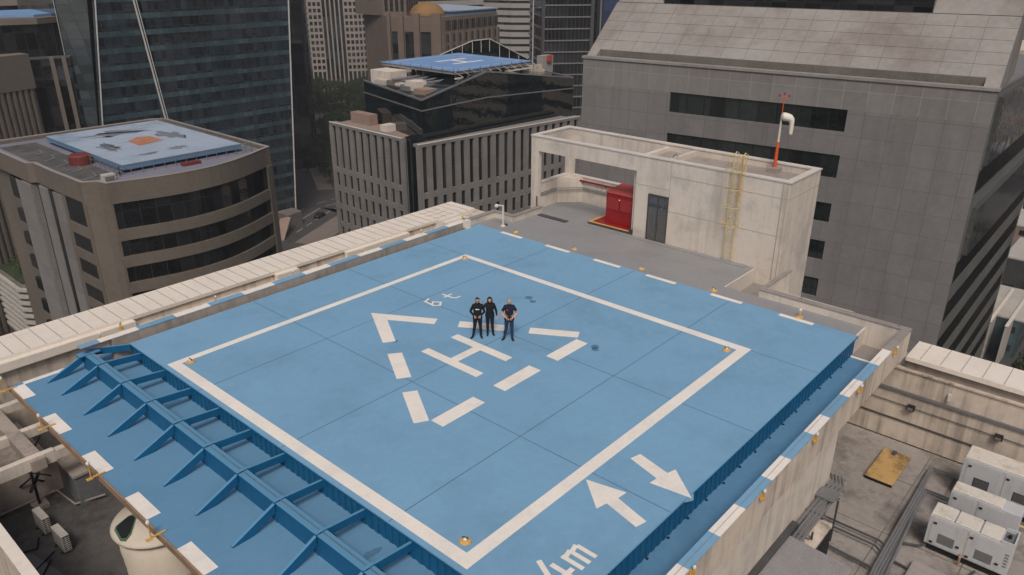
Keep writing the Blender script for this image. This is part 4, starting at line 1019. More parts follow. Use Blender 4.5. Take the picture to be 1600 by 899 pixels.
def roof_bits(parent, x0, y0, x1, y1, z, n, seed=1, h=(.8, 2.4)):
    r = random.Random(seed)
    for i in range(n):
        a, b = r.uniform(1, 3.5), r.uniform(1, 3.5); x, y = r.uniform(x0, x1 - a), r.uniform(y0, y1 - b); hh = r.uniform(*h)
        m = MB().box(x, x + a, y, y + b, z, z + hh)
        m.box(x + .1, x + a - .1, y + .1, y + b - .1, z + hh, z + hh + .12)
        m.build("roof_unit", r.choice(['junk', 'render', 'pipe', 'plaster_d']), parent)

# ------------------------------------------------------------------ A: curved tan block with the peeling helipad
ZA = -13.0
A_poly = [(25.3, 96.9), (27.0, 95.6), (27.4, 93.8)]
n = 14
for i in range(n + 1):                                             # shallow bow of the front
    u = i / n; x = 28.6 + u * (52.6 - 28.6); y = 93.6 + u * 3.0 - 3.2 * math.sin(math.pi * u)
    A_poly.append((x, y))
A_poly += [(53.6, 97.0), (53.6, 131.5), (51.5, 133), (24.0, 133.2), (24.2, 113.5), (25.0, 113.0), (25.0, 106)]
A = thing("tan_office_block", "tan bow-fronted office block with black ribbon windows and a worn pale blue rooftop helipad", "building", (39, 112, GZ))
front = A_poly[2:18]
w = MB()
core = inset(A_poly, .9)
MB().prism(core, GZ, ZA - 1.3).build("core", 'tan', A)
w.prism(A_poly, ZA - 2.85, ZA - .9)
zw = [(ZA - 2.9, ZA - 6.5)]
z = ZA - 6.5
while z > GZ + 5: zw.append((z - 1.6, z - 3.85)); z -= 3.85
def band(mb, pts, z0, z1, d0, d1):
    for a, b in zip(pts[:-1], pts[1:]):
        L_ = (Vector(b) - Vector(a)).length; mb.fbox(a, b, -.01, L_ + .01, d0, d1, z0, z1)
for i, (za, zb) in enumerate(zw):
    zn = zw[i + 1][0] if i + 1 < len(zw) else GZ
    m = MB(); band(m, front, zb, za, -.7, -.25); m.build("window_band", 'glassA', A)
    band(w, front, zn, zb, -.9, 0)
    m = MB(); m.fbox((25.0, 104.6), (25.3, 96.9), 1.2, 6.9, -.5, -.12, zb, za); m.build("window", 'glassA', A)
    w.fbox((25.0, 104.6), (25.3, 96.9), 1.2, 6.9, -.9, 0, zn, zb)
    m = MB(); m.fbox((24.0, 130), (24.2, 113.5), 7.6, 12.5, -.5, .02, zb, za - .3); m.build("window", 'glassA', A)
w.fbox((25.0, 104.6), (25.3, 96.9), 6.9, 7.8, -.9, 0, GZ, ZA - 2.85)
w.fbox((25.0, 104.6), (25.3, 96.9), 0, 1.2, -.9, -.15, GZ, ZA - 2.85)
w.prism([(25.3, 96.9), (27.0, 95.6), (27.35, 93.85), (27.7, 93.8), (28.0, 95.5), (27, 98), (25.5, 98)], GZ, ZA - 2.85)
w.prism([(52.4, 96.2), (53.7, 97.0), (53.7, 98.5), (52.4, 98.5)], GZ, ZA - 2.85)
w.fbox((53.6, 97), (53.6, 131), 0, 34, -.9, 0, GZ, ZA - 2.85)
w.build("wall", 'tan', A)
m = MB()
m.fbox((25.0, 113.0), (25.0, 104.6), .2, 3.7, -.9, .06, GZ, ZA - 3.2); m.fbox((25.0, 113.0), (25.0, 104.6), 5.5, 8.5, -.9, .06, GZ, ZA - 3.2)
m.fbox((24.0, 132), (24.2, 113.5), 12.5, 18.3, -.9, .05, GZ, ZA - 3.2)
m.build("pier", 'greyconc', A)
m = MB(); m.fbox((25.0, 113.0), (25.0, 104.6), 3.7, 5.5, -.9, -.02, GZ, ZA - 3.2); m.build("window_strip", 'glassA', A)
ring = MB(); ip = inset(A_poly, .6)
for a, b, c, d in zip(A_poly, A_poly[1:] + A_poly[:1], ip[1:] + ip[:1], ip): ring.prism([a, b, c, d], ZA - .9, ZA)
ring.build("parapet", 'tan', A)
ring = MB(); ip2 = inset(A_poly, .45); op = inset(A_poly, -.05)
for a, b, c, d in zip(op, op[1:] + op[:1], ip2[1:] + ip2[:1], ip2): ring.prism([a, b, c, d], ZA + .001, ZA + .09)
ring.build("parapet_cap", 'cap', A)
MB().prism(ip, ZA - 1.3, ZA - .55).build("roof_floor", 'lilac', A)
MB().box(25.8, 31, 99, 130, ZA - .55, ZA - .50).build("roof_dark_floor", 'roofdark', A)
hp_ = MB().box(32.0, 50.2, 99.5, 127.5, ZA - .1, ZA + .62).build("helipad", 'padside', A)
MB().box(31.95, 50.25, 99.45, 127.55, ZA + .62, ZA + .70).build("pad_surface", 'padpale', hp_)
MB().poly([(39, 109.5), (43.5, 110.8), (43.2, 115.5), (41.5, 116.0), (39.2, 114.2)], ZA + .703, .01).build("pad_mark", 'padorange', hp_)
for (cx_, cy_, rx_, ry_) in ((41, 121.5, 5.5, 3.0), (46, 113.5, 1.8, 4.0), (35.5, 112, 1.5, 4), (42.5, 104.2, 1.8, 1.2), (37.5, 103.5, 2.2, .8)):
    r_ = random.Random(int(cx_ * 10))
    MB().poly([(cx_ + rx_ * r_.uniform(.35, 1.25) * math.cos(a), cy_ + ry_ * r_.uniform(.45, 1.2) * math.sin(a)) for a in [k * .19635 for k in range(32)]], ZA + .7015, .006).build("bare_patch", 'padpatch', hp_)
for p, q in (((31.0, 98.3), (51.2, 98.3)), ((31.0, 98.3), (31.0, 112)), ((51.2, 98.3), (51.2, 128))):
    m = MB(); m.tube([(p[0], p[1], ZA + .9), (q[0], q[1], ZA + .9)], .05, 5).tube([(p[0], p[1], ZA + .4), (q[0], q[1], ZA + .4)], .04, 5)
    L_ = (Vector(q) - Vector(p)).length
    for k in range(int(L_ / 1.6) + 1):
        c = Vector(p).lerp(Vector(q), min(1, k * 1.6 / L_)); m.box(c.x - .04, c.x + .04, c.y - .04, c.y + .04, ZA - .85, ZA + .9)
    m.build("railing", 'pipe', A)
m = MB(); m.box(28.4, 30.4, 112, 113.5, ZA - .85, ZA + .9)
m = MB().lathe((30.2, 109.5, ZA - .85), [(1.5, 0), (1.5, 1.6), (1.3, 1.8)], 20); t = m.build("red_tank", 'darkred', None); tag(t, "round red tank at the left corner of the worn rooftop helipad", "tank")
t = thing("roof_air_unit", "small white unit on the dark roof corner of the tan bow-fronted block", "air conditioner", (28.9, 97.4, ZA - .85))
MB().box(28.3, 29.9, 96.9, 98.0, ZA - .8, ZA + .35).build("casing", 'render', t, .05); MB().box(28.5, 29.7, 96.86, 96.9, ZA - .5, ZA + .1).build("grille", 'junk', t)
for k in range(5):
    m = MB(); m.tube([(26.5 + k * .2, 100 + k * 5, ZA - .5), (28.8, 100.5 + k * 5, ZA - .4), (29.2, 103 + k * 5, ZA - .4)], .12, 6).build("roof_pipe", 'pipe', A)
m = MB()
for k in range(6): m.box(30.9 + .25 * k, 31.1 + .25 * k, 99.2, 100.5, ZA - .85 + .22 * k, ZA - .80 + .22 * k)
m.build("pad_steps", 'pipe', A)
MB().box(39.5, 42.2, 97.0, 97.9, ZA - .85, ZA - .1).build("red_equipment", 'darkred', A)

# ------------------------------------------------------------------ B: faceted teal glass tower
B = thing("glass_tower", "tall faceted teal glass tower with white diagonal edge lines", "building", (92, 205, GZ))
ZB0, ZB1 = GZ, 55.0
def lerp(a, b, t_): return a + (b - a) * t_
def xe(pt, pb, z): return lerp(pb[0], pt[0], (z + 24) / 29.0), lerp(pb[1], pt[1], (z + 24) / 29.0)
# edge positions at z=5 and z=-24 measured on the facade
def e1(z): return (lerp(64.0, 68.0, (z + 23.4) / 28.5), 189.5)         # left white edge
def e2(z): return (lerp(79.64, 76.87, (z + 24) / 28.9), 189.5)         # diagonal white edge
def e3(z): return (lerp(114.4, 120.05, (z + 63) / 66.5), 189.5)        # right white edge
def e4(z): return (lerp(119.5, 125.5, (z + 65) / 68.0), 197.5)
def e0(z): return (61.0 + (z + 24) * .005, 196.0)
def ring_at(z): return [e0(z), e1(z), e2(z), e3(z), e4(z), (124, 232), (66, 236)]
body = MB(); zs = [GZ, 55]
r0, r1 = ring_at(GZ), ring_at(55)
nn = len(r0)
def face(mb, i, za, zb, d):
    ra, rb = ring_at(za), ring_at(zb)
    a, b, c, dd = Vector((*ra[i], za)), Vector((*ra[(i + 1) % nn], za)), Vector((*rb[(i + 1) % nn], zb)), Vector((*rb[i], zb))
    nr = (b - a).cross(dd - a).normalized()
    p = [a - nr * .3, b - nr * .3, c - nr * .3, dd - nr * .3, a + nr * d, b + nr * d, c + nr * d, dd + nr * d]
    mb.add([tuple(q) for q in p], [(3, 2, 1, 0), (4, 5, 6, 7), (0, 1, 5, 4), (1, 2, 6, 5), (2, 3, 7, 6), (3, 0, 4, 7)])
for i in range(nn):
    m = MB(); face(m, i, GZ, 55, 0); m.build("glass_face", 'glassBl' if i in (0,) else ('glassB' if i != 3 else 'glass'), B)
k = 0; z = GZ + 6.0
while z < 53:
    m = MB()
    for i in (1, 2): face(m, i, z, z + 1.25, .05)
    m.build("spandrel_band", 'spandB', B); z += 3.9
for fn, r_ in ((e1, .16), (e2, .22), (e3, .20), (e4, .07), (e0, .08)):
    a, b = fn(GZ), fn(55); MB().tube([(a[0], a[1] - .18, GZ), (b[0], b[1] - .18, 55)], r_, 6).build("edge_line", 'line', B)
a, b = e2(GZ), e2(55); MB().tube([(a[0] + .62, a[1] - .2, GZ), (b[0] + .62, b[1] - .2, 55)], .12, 6).build("edge_line", 'line', B)
MB().prism([(108, 183), (113.5, 184), (113.5, 189), (108, 189)], GZ, GZ + 4.2).build("entrance_canopy", 'junk', B)
t = thing("slanted_pylon", "pale slanting concrete slab at the foot of the teal glass tower", "pylon", (100, 175, GZ))
m = MB(); m.hexa([(98, 174.5, GZ), (100.5, 174.5, GZ), (100.5, 176, GZ), (98, 176, GZ), (104.5, 180, GZ + 4.5), (107, 180, GZ + 4.5), (107, 181.5, GZ + 4.5), (104.5, 181.5, GZ + 4.5)]).build("slab", 'terra', t)
MB().box(97.5, 101, 174, 176.5, GZ, GZ + .5).build("foot", 'junk', t)

# ------------------------------------------------------------------ C: ribbed brown block, black block with two beige piers, helipad block
t = thing("ribbed_brown_block", "brown block with close vertical ribs at the far left", "building", (36, 170, GZ))
MB().prism([(22, 153), (41.8, 159.3), (41.5, 162), (20, 160)], GZ, -2.6).build("wall", 'brownstone', t)
m = MB()
for k in range(17): m.fbox((22, 153), (41.8, 159.3), .3 + k * 1.2, .8 + k * 1.2, 0, .5, GZ, -9.0)
m.fbox((22, 153), (41.8, 159.3), 0, 20.7, 0, .55, -9, -2.6)
m.build("rib", 'tan', t)
t = thing("black_glass_block", "black glass block with two tall beige piers beside the teal tower", "building", (46, 161, GZ))
MB().prism([(42.2, 161.8), (49.2, 159.6), (51, 163), (43.5, 164.5)], GZ, -4.1).build("glass_body", 'glass', t)
for s0 in (3.9, 6.0): MB().fbox((42.2, 161.8), (49.2, 159.6), s0, s0 + .75, 0, .5, GZ, -3.6).build("pier", 'tan', t)
MB().prism([(42.1, 161.7), (49.3, 159.5), (51.1, 163.1), (43.4, 164.6)], -4.1, -3.85).build("roof_edge", 'dpipe', t)
t = thing("helipad_block", "dark block with a beige rim and light blue helipad at the upper left corner", "building", (58, 205, GZ))
MB().prism([(38, 199), (56, 194), (74, 204), (70, 226), (44, 226)], GZ, .2).build("glass_body", 'glass', t)
MB().prism([(37.6, 198.8), (56, 193.5), (74.4, 203.7), (70.4, 226.4), (43.6, 226.4)], .2, 1.5).build("roof_rim", 'tan', t)
MB().prism([(47, 203), (57, 198), (71, 206), (68, 222), (52, 222)], 1.5, 2.0).build("helipad", 'padblue', t)
t = thing("white_flats", "white apartment block with small windows cut by the left edge", "building", (36, 190, GZ))
bands(t, rect(26, 181, 42.5, 198), GZ, -11, 3.1, 1.3, .4, 'glass', 'render')
m = MB()
for k in range(7): m.box(41.2 - k * 2.6, 41.6 - k * 2.6, 180.95, 181.5, GZ, -11)
for k in range(6): m.box(42.1, 42.53, 183 + k * 2.8, 183.6 + k * 2.8, GZ, -11)
m.build("pier", 'render', t)
t = thing("cream_tower", "cream tower with dark window stripes behind the blue helipad at the upper left", "building", (70, 290, GZ))
bands(t, rect(56, 280, 96, 300), GZ, 40, 3.8, 1.8, .4, 'glass', 'beigetower')
m = MB()
for k in range(6): m.box(56 + k * 3, 58.0 + k * 3, 279.7, 280.1, GZ, 40)
m.build("pier", 'beigetower', t)
t = thing("pale_far_tower", "pale far tower at the top left corner of the picture", "building", (45, 330, GZ))
bands(t, rect(30, 320, 55, 340), GZ, 30, 3.6, 1.9, .4, 'glass', 'palestone')

# ------------------------------------------------------------------ low things at the left, beside the tan block
t = thing("louvred_block", "low rounded grey louvred block with a planted roof, left of the tan block", "building", (34, 155, GZ))
LP = [(25.5, 141.2), (26.6, 139.6), (44, 139.0), (44, 172), (25.4, 172)]
MB().prism(inset(LP, .7), GZ, -40.6).build("core", 'junk', t)
m = MB(); z = -52
while z < -40.4: m.prism(LP, z, z + .55); z += 1.3
m.build("louvre", 'render', t)
MB().prism(inset(LP, 1.2), -40.6, -40.2).build("planted_roof", 'grass', t)
t = thing("pale_blank_block", "pale blank-walled block left of the tan block", "building", (33, 178, GZ))
MB().box(21, 46, 178.5, 180.5, GZ, -14).build("wall", 'render', t)
MB().box(20.7, 46.3, 178.2, 180.8, -14, -13.6).build("roof_edge", 'cap', t)
MB().box(24, 46, 174, 178.3, GZ, -42).build("low_annex", 'terra', t)
MB().box(23.7, 46.3, 173.7, 178.4, -42, -41.5).build("annex_roof", 'junk', t)

# ------------------------------------------------------------------ D: grey finned podium with black glass top
D = thing("finned_office_block", "grey office block with vertical fins, black glass upper box and bright blue rooftop helipad", "building", (100, 105, GZ))
zr = -16.0
L0, L1 = (81.4, 119.2), (80.82, 97.0)           # left wing facade (faces the camera)
R0, R1 = (79.2, 90.97), (119.8, 86.3)           # right wing facade
def fins(A_, B_, n_, fw, glass_m, first_tall):
    L_ = (Vector(B_) - Vector(A_)).length; p = L_ / n_
    m = MB()
    for k in range(n_ + 1): m.fbox(A_, B_, k * p - fw / 2, k * p + fw / 2, 0, .38, GZ, zr - .5)
    m.build("fin", 'greyconc', D)
    m = MB(); z = zr - first_tall
    zz = []
    while z > GZ: m.fbox(A_, B_, 0, L_, -.2, .30, z - 1.1, z); zz.append(z); z -= 3.9
    m.build("spandrel", 'greyconc', D)
    MB().fbox(A_, B_, -.3, L_ + .1, -1.2, .45, zr - .5, zr).build("parapet", 'greyconc', D)
    MB().fbox(A_, B_, -.35, L_ + .15, .15, .5, zr, zr + .12).build("parapet_cap", 'capline', D)
    for zt, zb in zip([zr - .5] + [q - 1.1 for q in zz[:-1]], zz):
        MB().fbox(A_, B_, 0, L_, -.4, -.05, zb, zt).build("window_band", glass_m, D)
fins(L0, L1, 10, 1.15, 'glass', 9.0)
fins(R0, R1, 19, 1.15, 'glass', 9.0)
MB().prism([(81.3, 96.6), (118, 93.5), (121, 120), (81.9, 119.2)], GZ, zr - .3).build("core", 'greyconc', D)
MB().prism([(79.3, 91.4), (119.3, 86.9), (119.5, 93), (83.5, 95.5), (82.3, 92)], GZ, zr - .4).build("core", 'greyconc', D)
MB().prism([(80.4, 91.9), (82.6, 92.6), (84.0, 97.4), (81.45, 97.2)], GZ, zr + .15).build("glass_notch", 'glassD', D)
m = MB(); m.poly([(81.6, 98), (84, 98), (90, 118.5), (82, 118.5)], zr - .3, .1); m.build("terrace_floor", 'terra', D)
MB().box(83, 85.5, 104, 106, zr - .2, zr + 1.0).build("terrace_unit", 'capline', D)
MB().box(84.5, 86.5, 111, 117, zr - .2, zr + 1.9).build("terrace_wall", 'terra', D)
# upper black glass box with a peaked edge
P1, P2, P3, P4, P5 = (82.4, 93.2), (98.2, 92.2), (122.8, 90.2), (124, 116.5), (88.6, 117.2)
MB().prism([P1, P2, P3, P4, P5], zr - .2, [-8.9, -5.4, -8.8, -7.0, -8.4]).build("glass_box", 'glassD', D)
def rim(a, b, za, zb, r_): MB().bar((*a, za), (*b, zb), r_, r_).build("roof_rim", 'pipe', D)
rim(P5, P1, -8.4, -8.9, .30); rim(P1, P2, -8.9, -5.4, .30); rim(P2, P3, -5.4, -8.8, .25); rim(P3, P4, -8.8, -7.0, .25)
for a, b, za, zb in ((P5, P1, -10.8, -10.8), (P1, P2, -10.8, -10.2), (P2, P3, -10.2, -11.0)):
    a_ = Vector(a); b_ = Vector(b); n_ = Vector(((b_ - a_).y, -(b_ - a_).x)).normalized() * .05
    MB().bar((a_.x + n_.x, a_.y + n_.y, za), (b_.x + n_.x, b_.y + n_.y, zb), .10, .22).build("rim_line", 'pipe', D)
# equipment deck on top of the box and the helipad
MB().prism([(83.2, 94.2), (96.5, 93.2), (95.5, 116), (89.2, 116.3)], -9.6, [-8.75, -8.3, -8.3, -8.4]).build("roof_floor", 'plaster_d', D)
MB().box(88.3, 92.5, 108.5, 114.5, -8.4, -6.0).build("white_cabin", 'plaster', D)
MB().box(86.0, 88.6, 98.5, 101.5, -8.6, -6.7).build("white_cabin", 'plaster', D)
MB().box(84.6, 87.6, 94.6, 97.6, -8.7, -7.6).build("roof_unit", 'terra', D)
roof_bits(D, 85.5, 97, 92.5, 115, -8.5, 16, 3, (.4, 1.3))
for k in range(4): MB().tube([(87.5, 99 + k * 2.6, -7.2), (94, 98 + k * 2.6, -7.0)], .25, 8).build("duct", 'pipe', D)
hb = MB().box(92.6, 114.6, 94.9, 116.2, -5.7, -5.15).build("helipad", 'palestone', D)
MB().box(92.4, 114.8, 94.7, 116.4, -5.15, -5.05).build("pad_surface", 'padblue', hb)
m = MB(); strokes(m, [((100.5, 103), (108, 103)), ((100.5, 108), (108, 108)), ((104.2, 103), (104.2, 108))], .9, -5.045); m.build("pad_mark", 'white', hb)
m = MB(); strokes(m, [((94.5, 96.8), (112.7, 96.8)), ((94.5, 114.3), (112.7, 114.3)), ((94.5, 96.8), (94.5, 114.3)), ((112.7, 96.8), (112.7, 114.3))], .25, -5.045); m.build("pad_border", 'line', hb)
m = MB()
for k in range(11):
    for j in (0, 1): m.bar((92.4 + 2.2 * k, 94.8, -5.2), (92.4 + 2.2 * (k + j), 94.8, -6.3), .12, .12)
m.bar((92.4, 94.8, -6.4), (114.8, 94.8, -6.4), .25, .25).build("edge_truss", 'capline', hb)
for x in (94, 100, 107, 113):
    for y in (96, 105, 115): MB().box(x - .3, x + .3, y - .3, y + .3, -9, -5.7).build("pad_column", 'junk', hb)
m = MB()
for x in range(93, 115, 3): m.box(x - .05, x + .05, 94.5, 94.6, -5.1, -4.6)
for y in range(95, 117, 3): m.box(92.2, 92.3, y - .05, y + .05, -5.1, -4.6)
m.build("pad_post", 'pipe', hb)
MB().box(96, 120, 96.5, 97.0, -9, -6.3).build("screen_wall", 'plaster_d', D)
# gabled glass frame at the back with a yellow green roof light
MB().prism([(104, 118.2), (128, 116.2), (128, 116.6), (104, 118.6)], -9, [-5.6, -5.6, -5.6, -5.6]).build("rear_wall", 'glassD', D)
G_ = [(108.5, -6.4), (112.0, -5.35), (121.9, -3.15), (127.7, -3.1), (141.7, -8.8)]
for (xa, za), (xb, zb) in zip(G_[:-1], G_[1:]): MB().bar((xa, 119, za), (xb, 119, zb), .15, .18).build("gable_edge", 'capline', D)
for x, zt in ((115.3, -4.7), (118.6, -3.9), (121.9, -3.2), (124.8, -3.2), (127.7, -3.2), (131.2, -4.6), (134.7, -6.0), (138.2, -7.4)): MB().bar((x, 119, -10), (x, 119, zt), .10, .10, (0, 1, 0)).build("gable_post", 'capline', D)
m = MB(); pts = [(108.5, -10)] + G_ + [(141.7, -10)]; n_ = len(pts)
m.add([(x, 119.1, z) for x, z in pts] + [(x, 119.4, z) for x, z in pts], [tuple(range(n_)), tuple(range(2 * n_ - 1, n_ - 1, -1))] + [(i, n_ + i, n_ + (i + 1) % n_, (i + 1) % n_) for i in range(n_)]).build("gable_glass", 'glassD', D)
MB().prism([(110, 117.5), (141.7, 117.5), (141.7, 135), (110, 135)], GZ, -10.2).build("rear_block", 'greyconc', D)
M['sky_green'] = mat('yellow_green_rooflight', (.33, .36, .16), .5, .05, .5)
MB().prism([(120.5, 117.3), (129.5, 117.3), (129.5, 118.8), (120.5, 118.8)], -7.6, -6.3, [(122.5, 117.5), (127.2, 117.5), (127.2, 118.6), (122.5, 118.6)]).build("roof_light", 'sky_green', D)
t = thing("roof_mast", "tall white mast at the right side of the black glass roof", "mast", (121, 100, -7))
MB().tube([(121, 100, -8.8), (121, 100, 14)], .11, 6).build("pole", 'line', t); MB().box(120.4, 121.6, 99.4, 100.6, -9, -7.8).build("base", 'junk', t)
t = thing("roof_sign_box", "small red square box on the black glass roof beside the dark tower", "box", (126, 100, -6))
MB().box(126.0, 127.3, 99.7, 100.2, -6.7, -5.3).build("panel", 'redtop', t); MB().box(124.8, 128.3, 100.2, 102, -9, -5.4).build("base", 'palestone', t)
roof_bits(D, 117, 94, 122.5, 115, -8.5, 6, 9, (.5, 1.8))

# ------------------------------------------------------------------ E: beige gridded tower
def grid_tower(name, label, cat_, corner, d1, n1, w1, d2, n2, w2, z0, z1, pitch, wall_m, glass_m, strips=(), depth=24, base=12.0):
    """two facades meeting at corner; d1 runs to the left along A->corner, d2 to the right"""
    c = Vector(corner); a = Vector(d1).normalized(); b = Vector(d2).normalized()
    A_ = c + a * (n1 * w1); B_ = c + b * (n2 * w2)
    t = thing(name, label, cat_, (c.x, c.y, z0))
    core = [tuple(A_), tuple(c), tuple(B_), tuple(B_ + a * (n1 * w1))]
    MB().prism(inset(core, .3), z0, z1).build("core", glass_m, t)
    W_ = MB(); ct = 0
    for (P, Q, n_, w_) in ((A_, c, n1, w1), (c, B_, n2, w2)):
        L_ = (Q - P).length
        z = z0 + base
        for k in range(n_ + 1): W_.fbox(P, Q, k * w_ - w_ * .17, k * w_ + w_ * .17, -.31, 0, z0, z1)
        while z < z1:
            k = 0
            while k < n_:
                if (P is A_ or P == A_) and k in strips: k += 1; continue
                W_.fbox(P, Q, k * w_ + w_ * .17, (k + 1) * w_ - w_ * .17, -.31, -.01, z, z + pitch * .40); k += 1
            z += pitch
    W_.build("wall", wall_m, t)
    z = z0 + base
    while z < z1 and ct < 100:
        for (P, Q, n_, w_) in ((A_, c, n1, w1), (c, B_, n2, w2)):
            L_ = (Q - P).length
            MB().fbox(P, Q, .1, L_ - .1, -.315, -.22, z + pitch * .40, z + pitch).build("window_row", glass_m, t); ct += 1
        z += pitch
    return t
grid_tower("gridded_tower", "beige tower with a grid of small square windows and three dark vertical strips", "building", (285.5, 373.2), (-.80, .60), 11, 2.55, (.93, -.37), 5, 2.4, GZ, 60, 3.55, 'beigetower', 'glass', strips=(3, 4, 5, 6, 7))
t = thing("tower_side_wing", "beige windowed side wing of the gridded tower, seen edge-on", "building", (300, 372, GZ))
bands(t, [(298.0, 368.8), (305, 373), (300, 392), (292, 388)], GZ, 60, 3.55, 2.6, .15, 'glass', 'beigetower')
grid_tower("grey_stone_tower", "slim pale grey tower with lilac glass strips behind the teal tower", "building", (290, 440), (-1, .1), 6, 3.2, (.9, .4), 3, 3, GZ, 70, 3.6, 'beigetower', 'glassK', strips=(1, 2, 3))
t = thing("dark_slim_tower", "nearly black slim tower beside the right edge of the teal glass tower", "building", (170, 268, GZ))
MB().prism([(165, 268), (174.5, 262.3), (182, 275), (172, 282)], GZ, 55).build("glass_body", 'glass', t)
MB().prism([(145, 245), (156.3, 238.3), (164, 252), (152, 258)], GZ, -14).build("low_wing", 'glass', t)
t = thing("balcony_tower", "blue-grey tower with many balconies between the gridded and the brown towers", "building", (330, 380, GZ))
bands(t, rect(316, 372, 338, 392), GZ, 60, 3.2, .9, 1.2, 'glassK', 'palestone')
t = thing("far_dark_tower", "dark far tower seen above the trees left of the gridded tower", "building", (262, 420, GZ))
bands(t, rect(250, 420, 274, 440), GZ, 25, 3.8, .8, .3, 'glass', 'greyconc')

# ------------------------------------------------------------------ brown postmodern tower with ribbed dome
t = thing("brown_tower", "brown stone tower with tall dark shafts and an ochre ribbed dome", "building", (215, 235, GZ))
MB().prism([(198, 240.5), (209.5, 221.5), (247, 226.5), (252, 262), (203, 262)], GZ, -6.8).build("wall", 'brownstone', t)
def faceparts(A_, B_, items, z0, z1, d0, d1, nm, m_):
    m = MB()
    for s0, s1 in items: m.fbox(A_, B_, s0, s1, d0, d1, z0, z1)
    return m.build(nm, m_, t)
Aa, Bb, Cc = (198, 240.5), (209.5, 221.5), (247, 226.5)
faceparts(Aa, Bb, [(1.5, 4.0), (7.0, 10.5), (13.5, 17.5)], GZ, -12.5, .02, .35, "window_shaft", 'glass')
faceparts(Aa, Bb, [(0, 1.2), (4.2, 6.6), (10.8, 13.2), (18.2, 22)], GZ, -5.5, .02, 1.3, "pier", 'brownstone')
for row, (za, zb) in enumerate(((-12.0, -8.3), (-16.6, -13.4), (-21, -17.8), (-25.4, -22.2), (-29.8, -26.6))):
    for k in range(9):
        faceparts(Bb, Cc, [(2.2 + k * 4.1, 2.7 + k * 4.1), (3.2 + k * 4.1, 4.6 + k * 4.1), (5.0 + k * 4.1, 5.4 + k * 4.1)], za, zb, .02, .12, "window", 'glass')
faceparts(Bb, Cc, [(.0 + k * 4.1, 1.4 + k * 4.1) for k in range(10)], GZ, -12.8, .02, .9, "pier", 'brownstone')
MB().lathe((211.5, 232, -7.0), [(7.2, 0), (7.0, 1.4), (6.2, 2.9), (4.6, 4.2), (2.2, 5.2), (.3, 5.6)], 28).build("dome", 'gold', t)
m = MB()
for k in range(6): m.lathe((211.5, 232, -6.7 + k * .85), [(7.25 - .32 * k - .14 * k * k, 0), (7.3 - .32 * k - .14 * k * k, .12)], 28)
m.build("dome_rib", 'brownstone', t)
MB().prism([(199, 244), (204, 236), (214, 240), (212, 262), (199, 262)], -6.8, 20).build("upper_tower", 'brownstone', t)
m = MB()
for k in range(4): m.fbox((199, 244), (204, 236), .6 + k * 2.2, 1.9 + k * 2.2, .02, .2, -5, 20)
for k in range(5): m.fbox((204, 236), (214, 240), .6 + k * 2.1, 1.8 + k * 2.1, .02, .2, -5, 20)
m.build("window_shaft", 'glass', t)
hb = MB().prism([(217, 224.5), (247, 227), (251, 262), (224, 262)], -6.8, -5.4).build("helipad", 'padside', t)
MB().prism([(216.5, 224), (247.5, 226.5), (251.5, 262.5), (223.5, 262.5)], -5.4, -5.0).build("pad_surface", 'padpale', hb)

# ------------------------------------------------------------------ striped pale block
t = thing("striped_tower", "pale tower with narrow dark ribbon windows left of the dark tower", "building", (325, 290, GZ))
bands(t, [(326, 288), (339, 273.5), (360, 300), (340, 330), (318, 318), (300, 312)][:3] + [(350, 320), (316, 320)], GZ, 45, 3.8, 2.45, .3, 'glass', 'palestone')
t = thing("pale_low_tower", "pale windowed block just behind the pale helipad of the brown tower", "building", (290, 320, GZ))
bands(t, [(278, 312), (320, 304), (326, 330), (284, 336)], GZ, 20, 3.8, 2.6, .3, 'glass', 'palestone')
roof_bits(t, 284, 312, 318, 326, 2, 4, 4)

# ------------------------------------------------------------------ dark office tower and blue mirrored tower
t = thing("dark_floor_tower", "dark office tower with thin pale floor edges left of the grey stone building", "building", (225, 178, GZ))
Dp = [(212.5, 172.0), (226.0, 161.2), (246, 184), (232, 196)]
MB().prism(inset(Dp, .5), GZ, 40).build("glass_body", 'glass', t)
z = GZ + 3
while z < 38:
    MB().prism(Dp, z, z + .42).build("floor_edge", 'pipe', t); z += 4.0
m = MB()
for k in range(13): m.fbox(Dp[0], Dp[1], k * 1.44 - .05, k * 1.44 + .05, -.5, -.3, GZ, 40)
m.build("mullion", 'dpipe', t)
MB().fbox(Dp[0], Dp[1], -.8, .2, -.8, .3, GZ, 40).build("corner_pier", 'dpipe', t)
MB().fbox(Dp[0], Dp[1], 17.0, 18.2, -.8, .4, GZ, 40).build("corner_pier", 'dpipe', t)
t = thing("blue_mirror_tower", "dark blue mirrored tower rising behind the grey stone building", "building", (240, 155, GZ))
MB().prism([(228.5, 160.5), (262, 128), (285, 150), (250, 185)], GZ, 45).build("glass_body", 'glassK', t)
m = MB()
for k in range(5): m.fbox((228.5, 160.5), (262, 128), 1.0 + k * 9.6, 1.5 + k * 9.6, .02, .3, GZ, 45)
m.build("mullion", 'pipe', t)

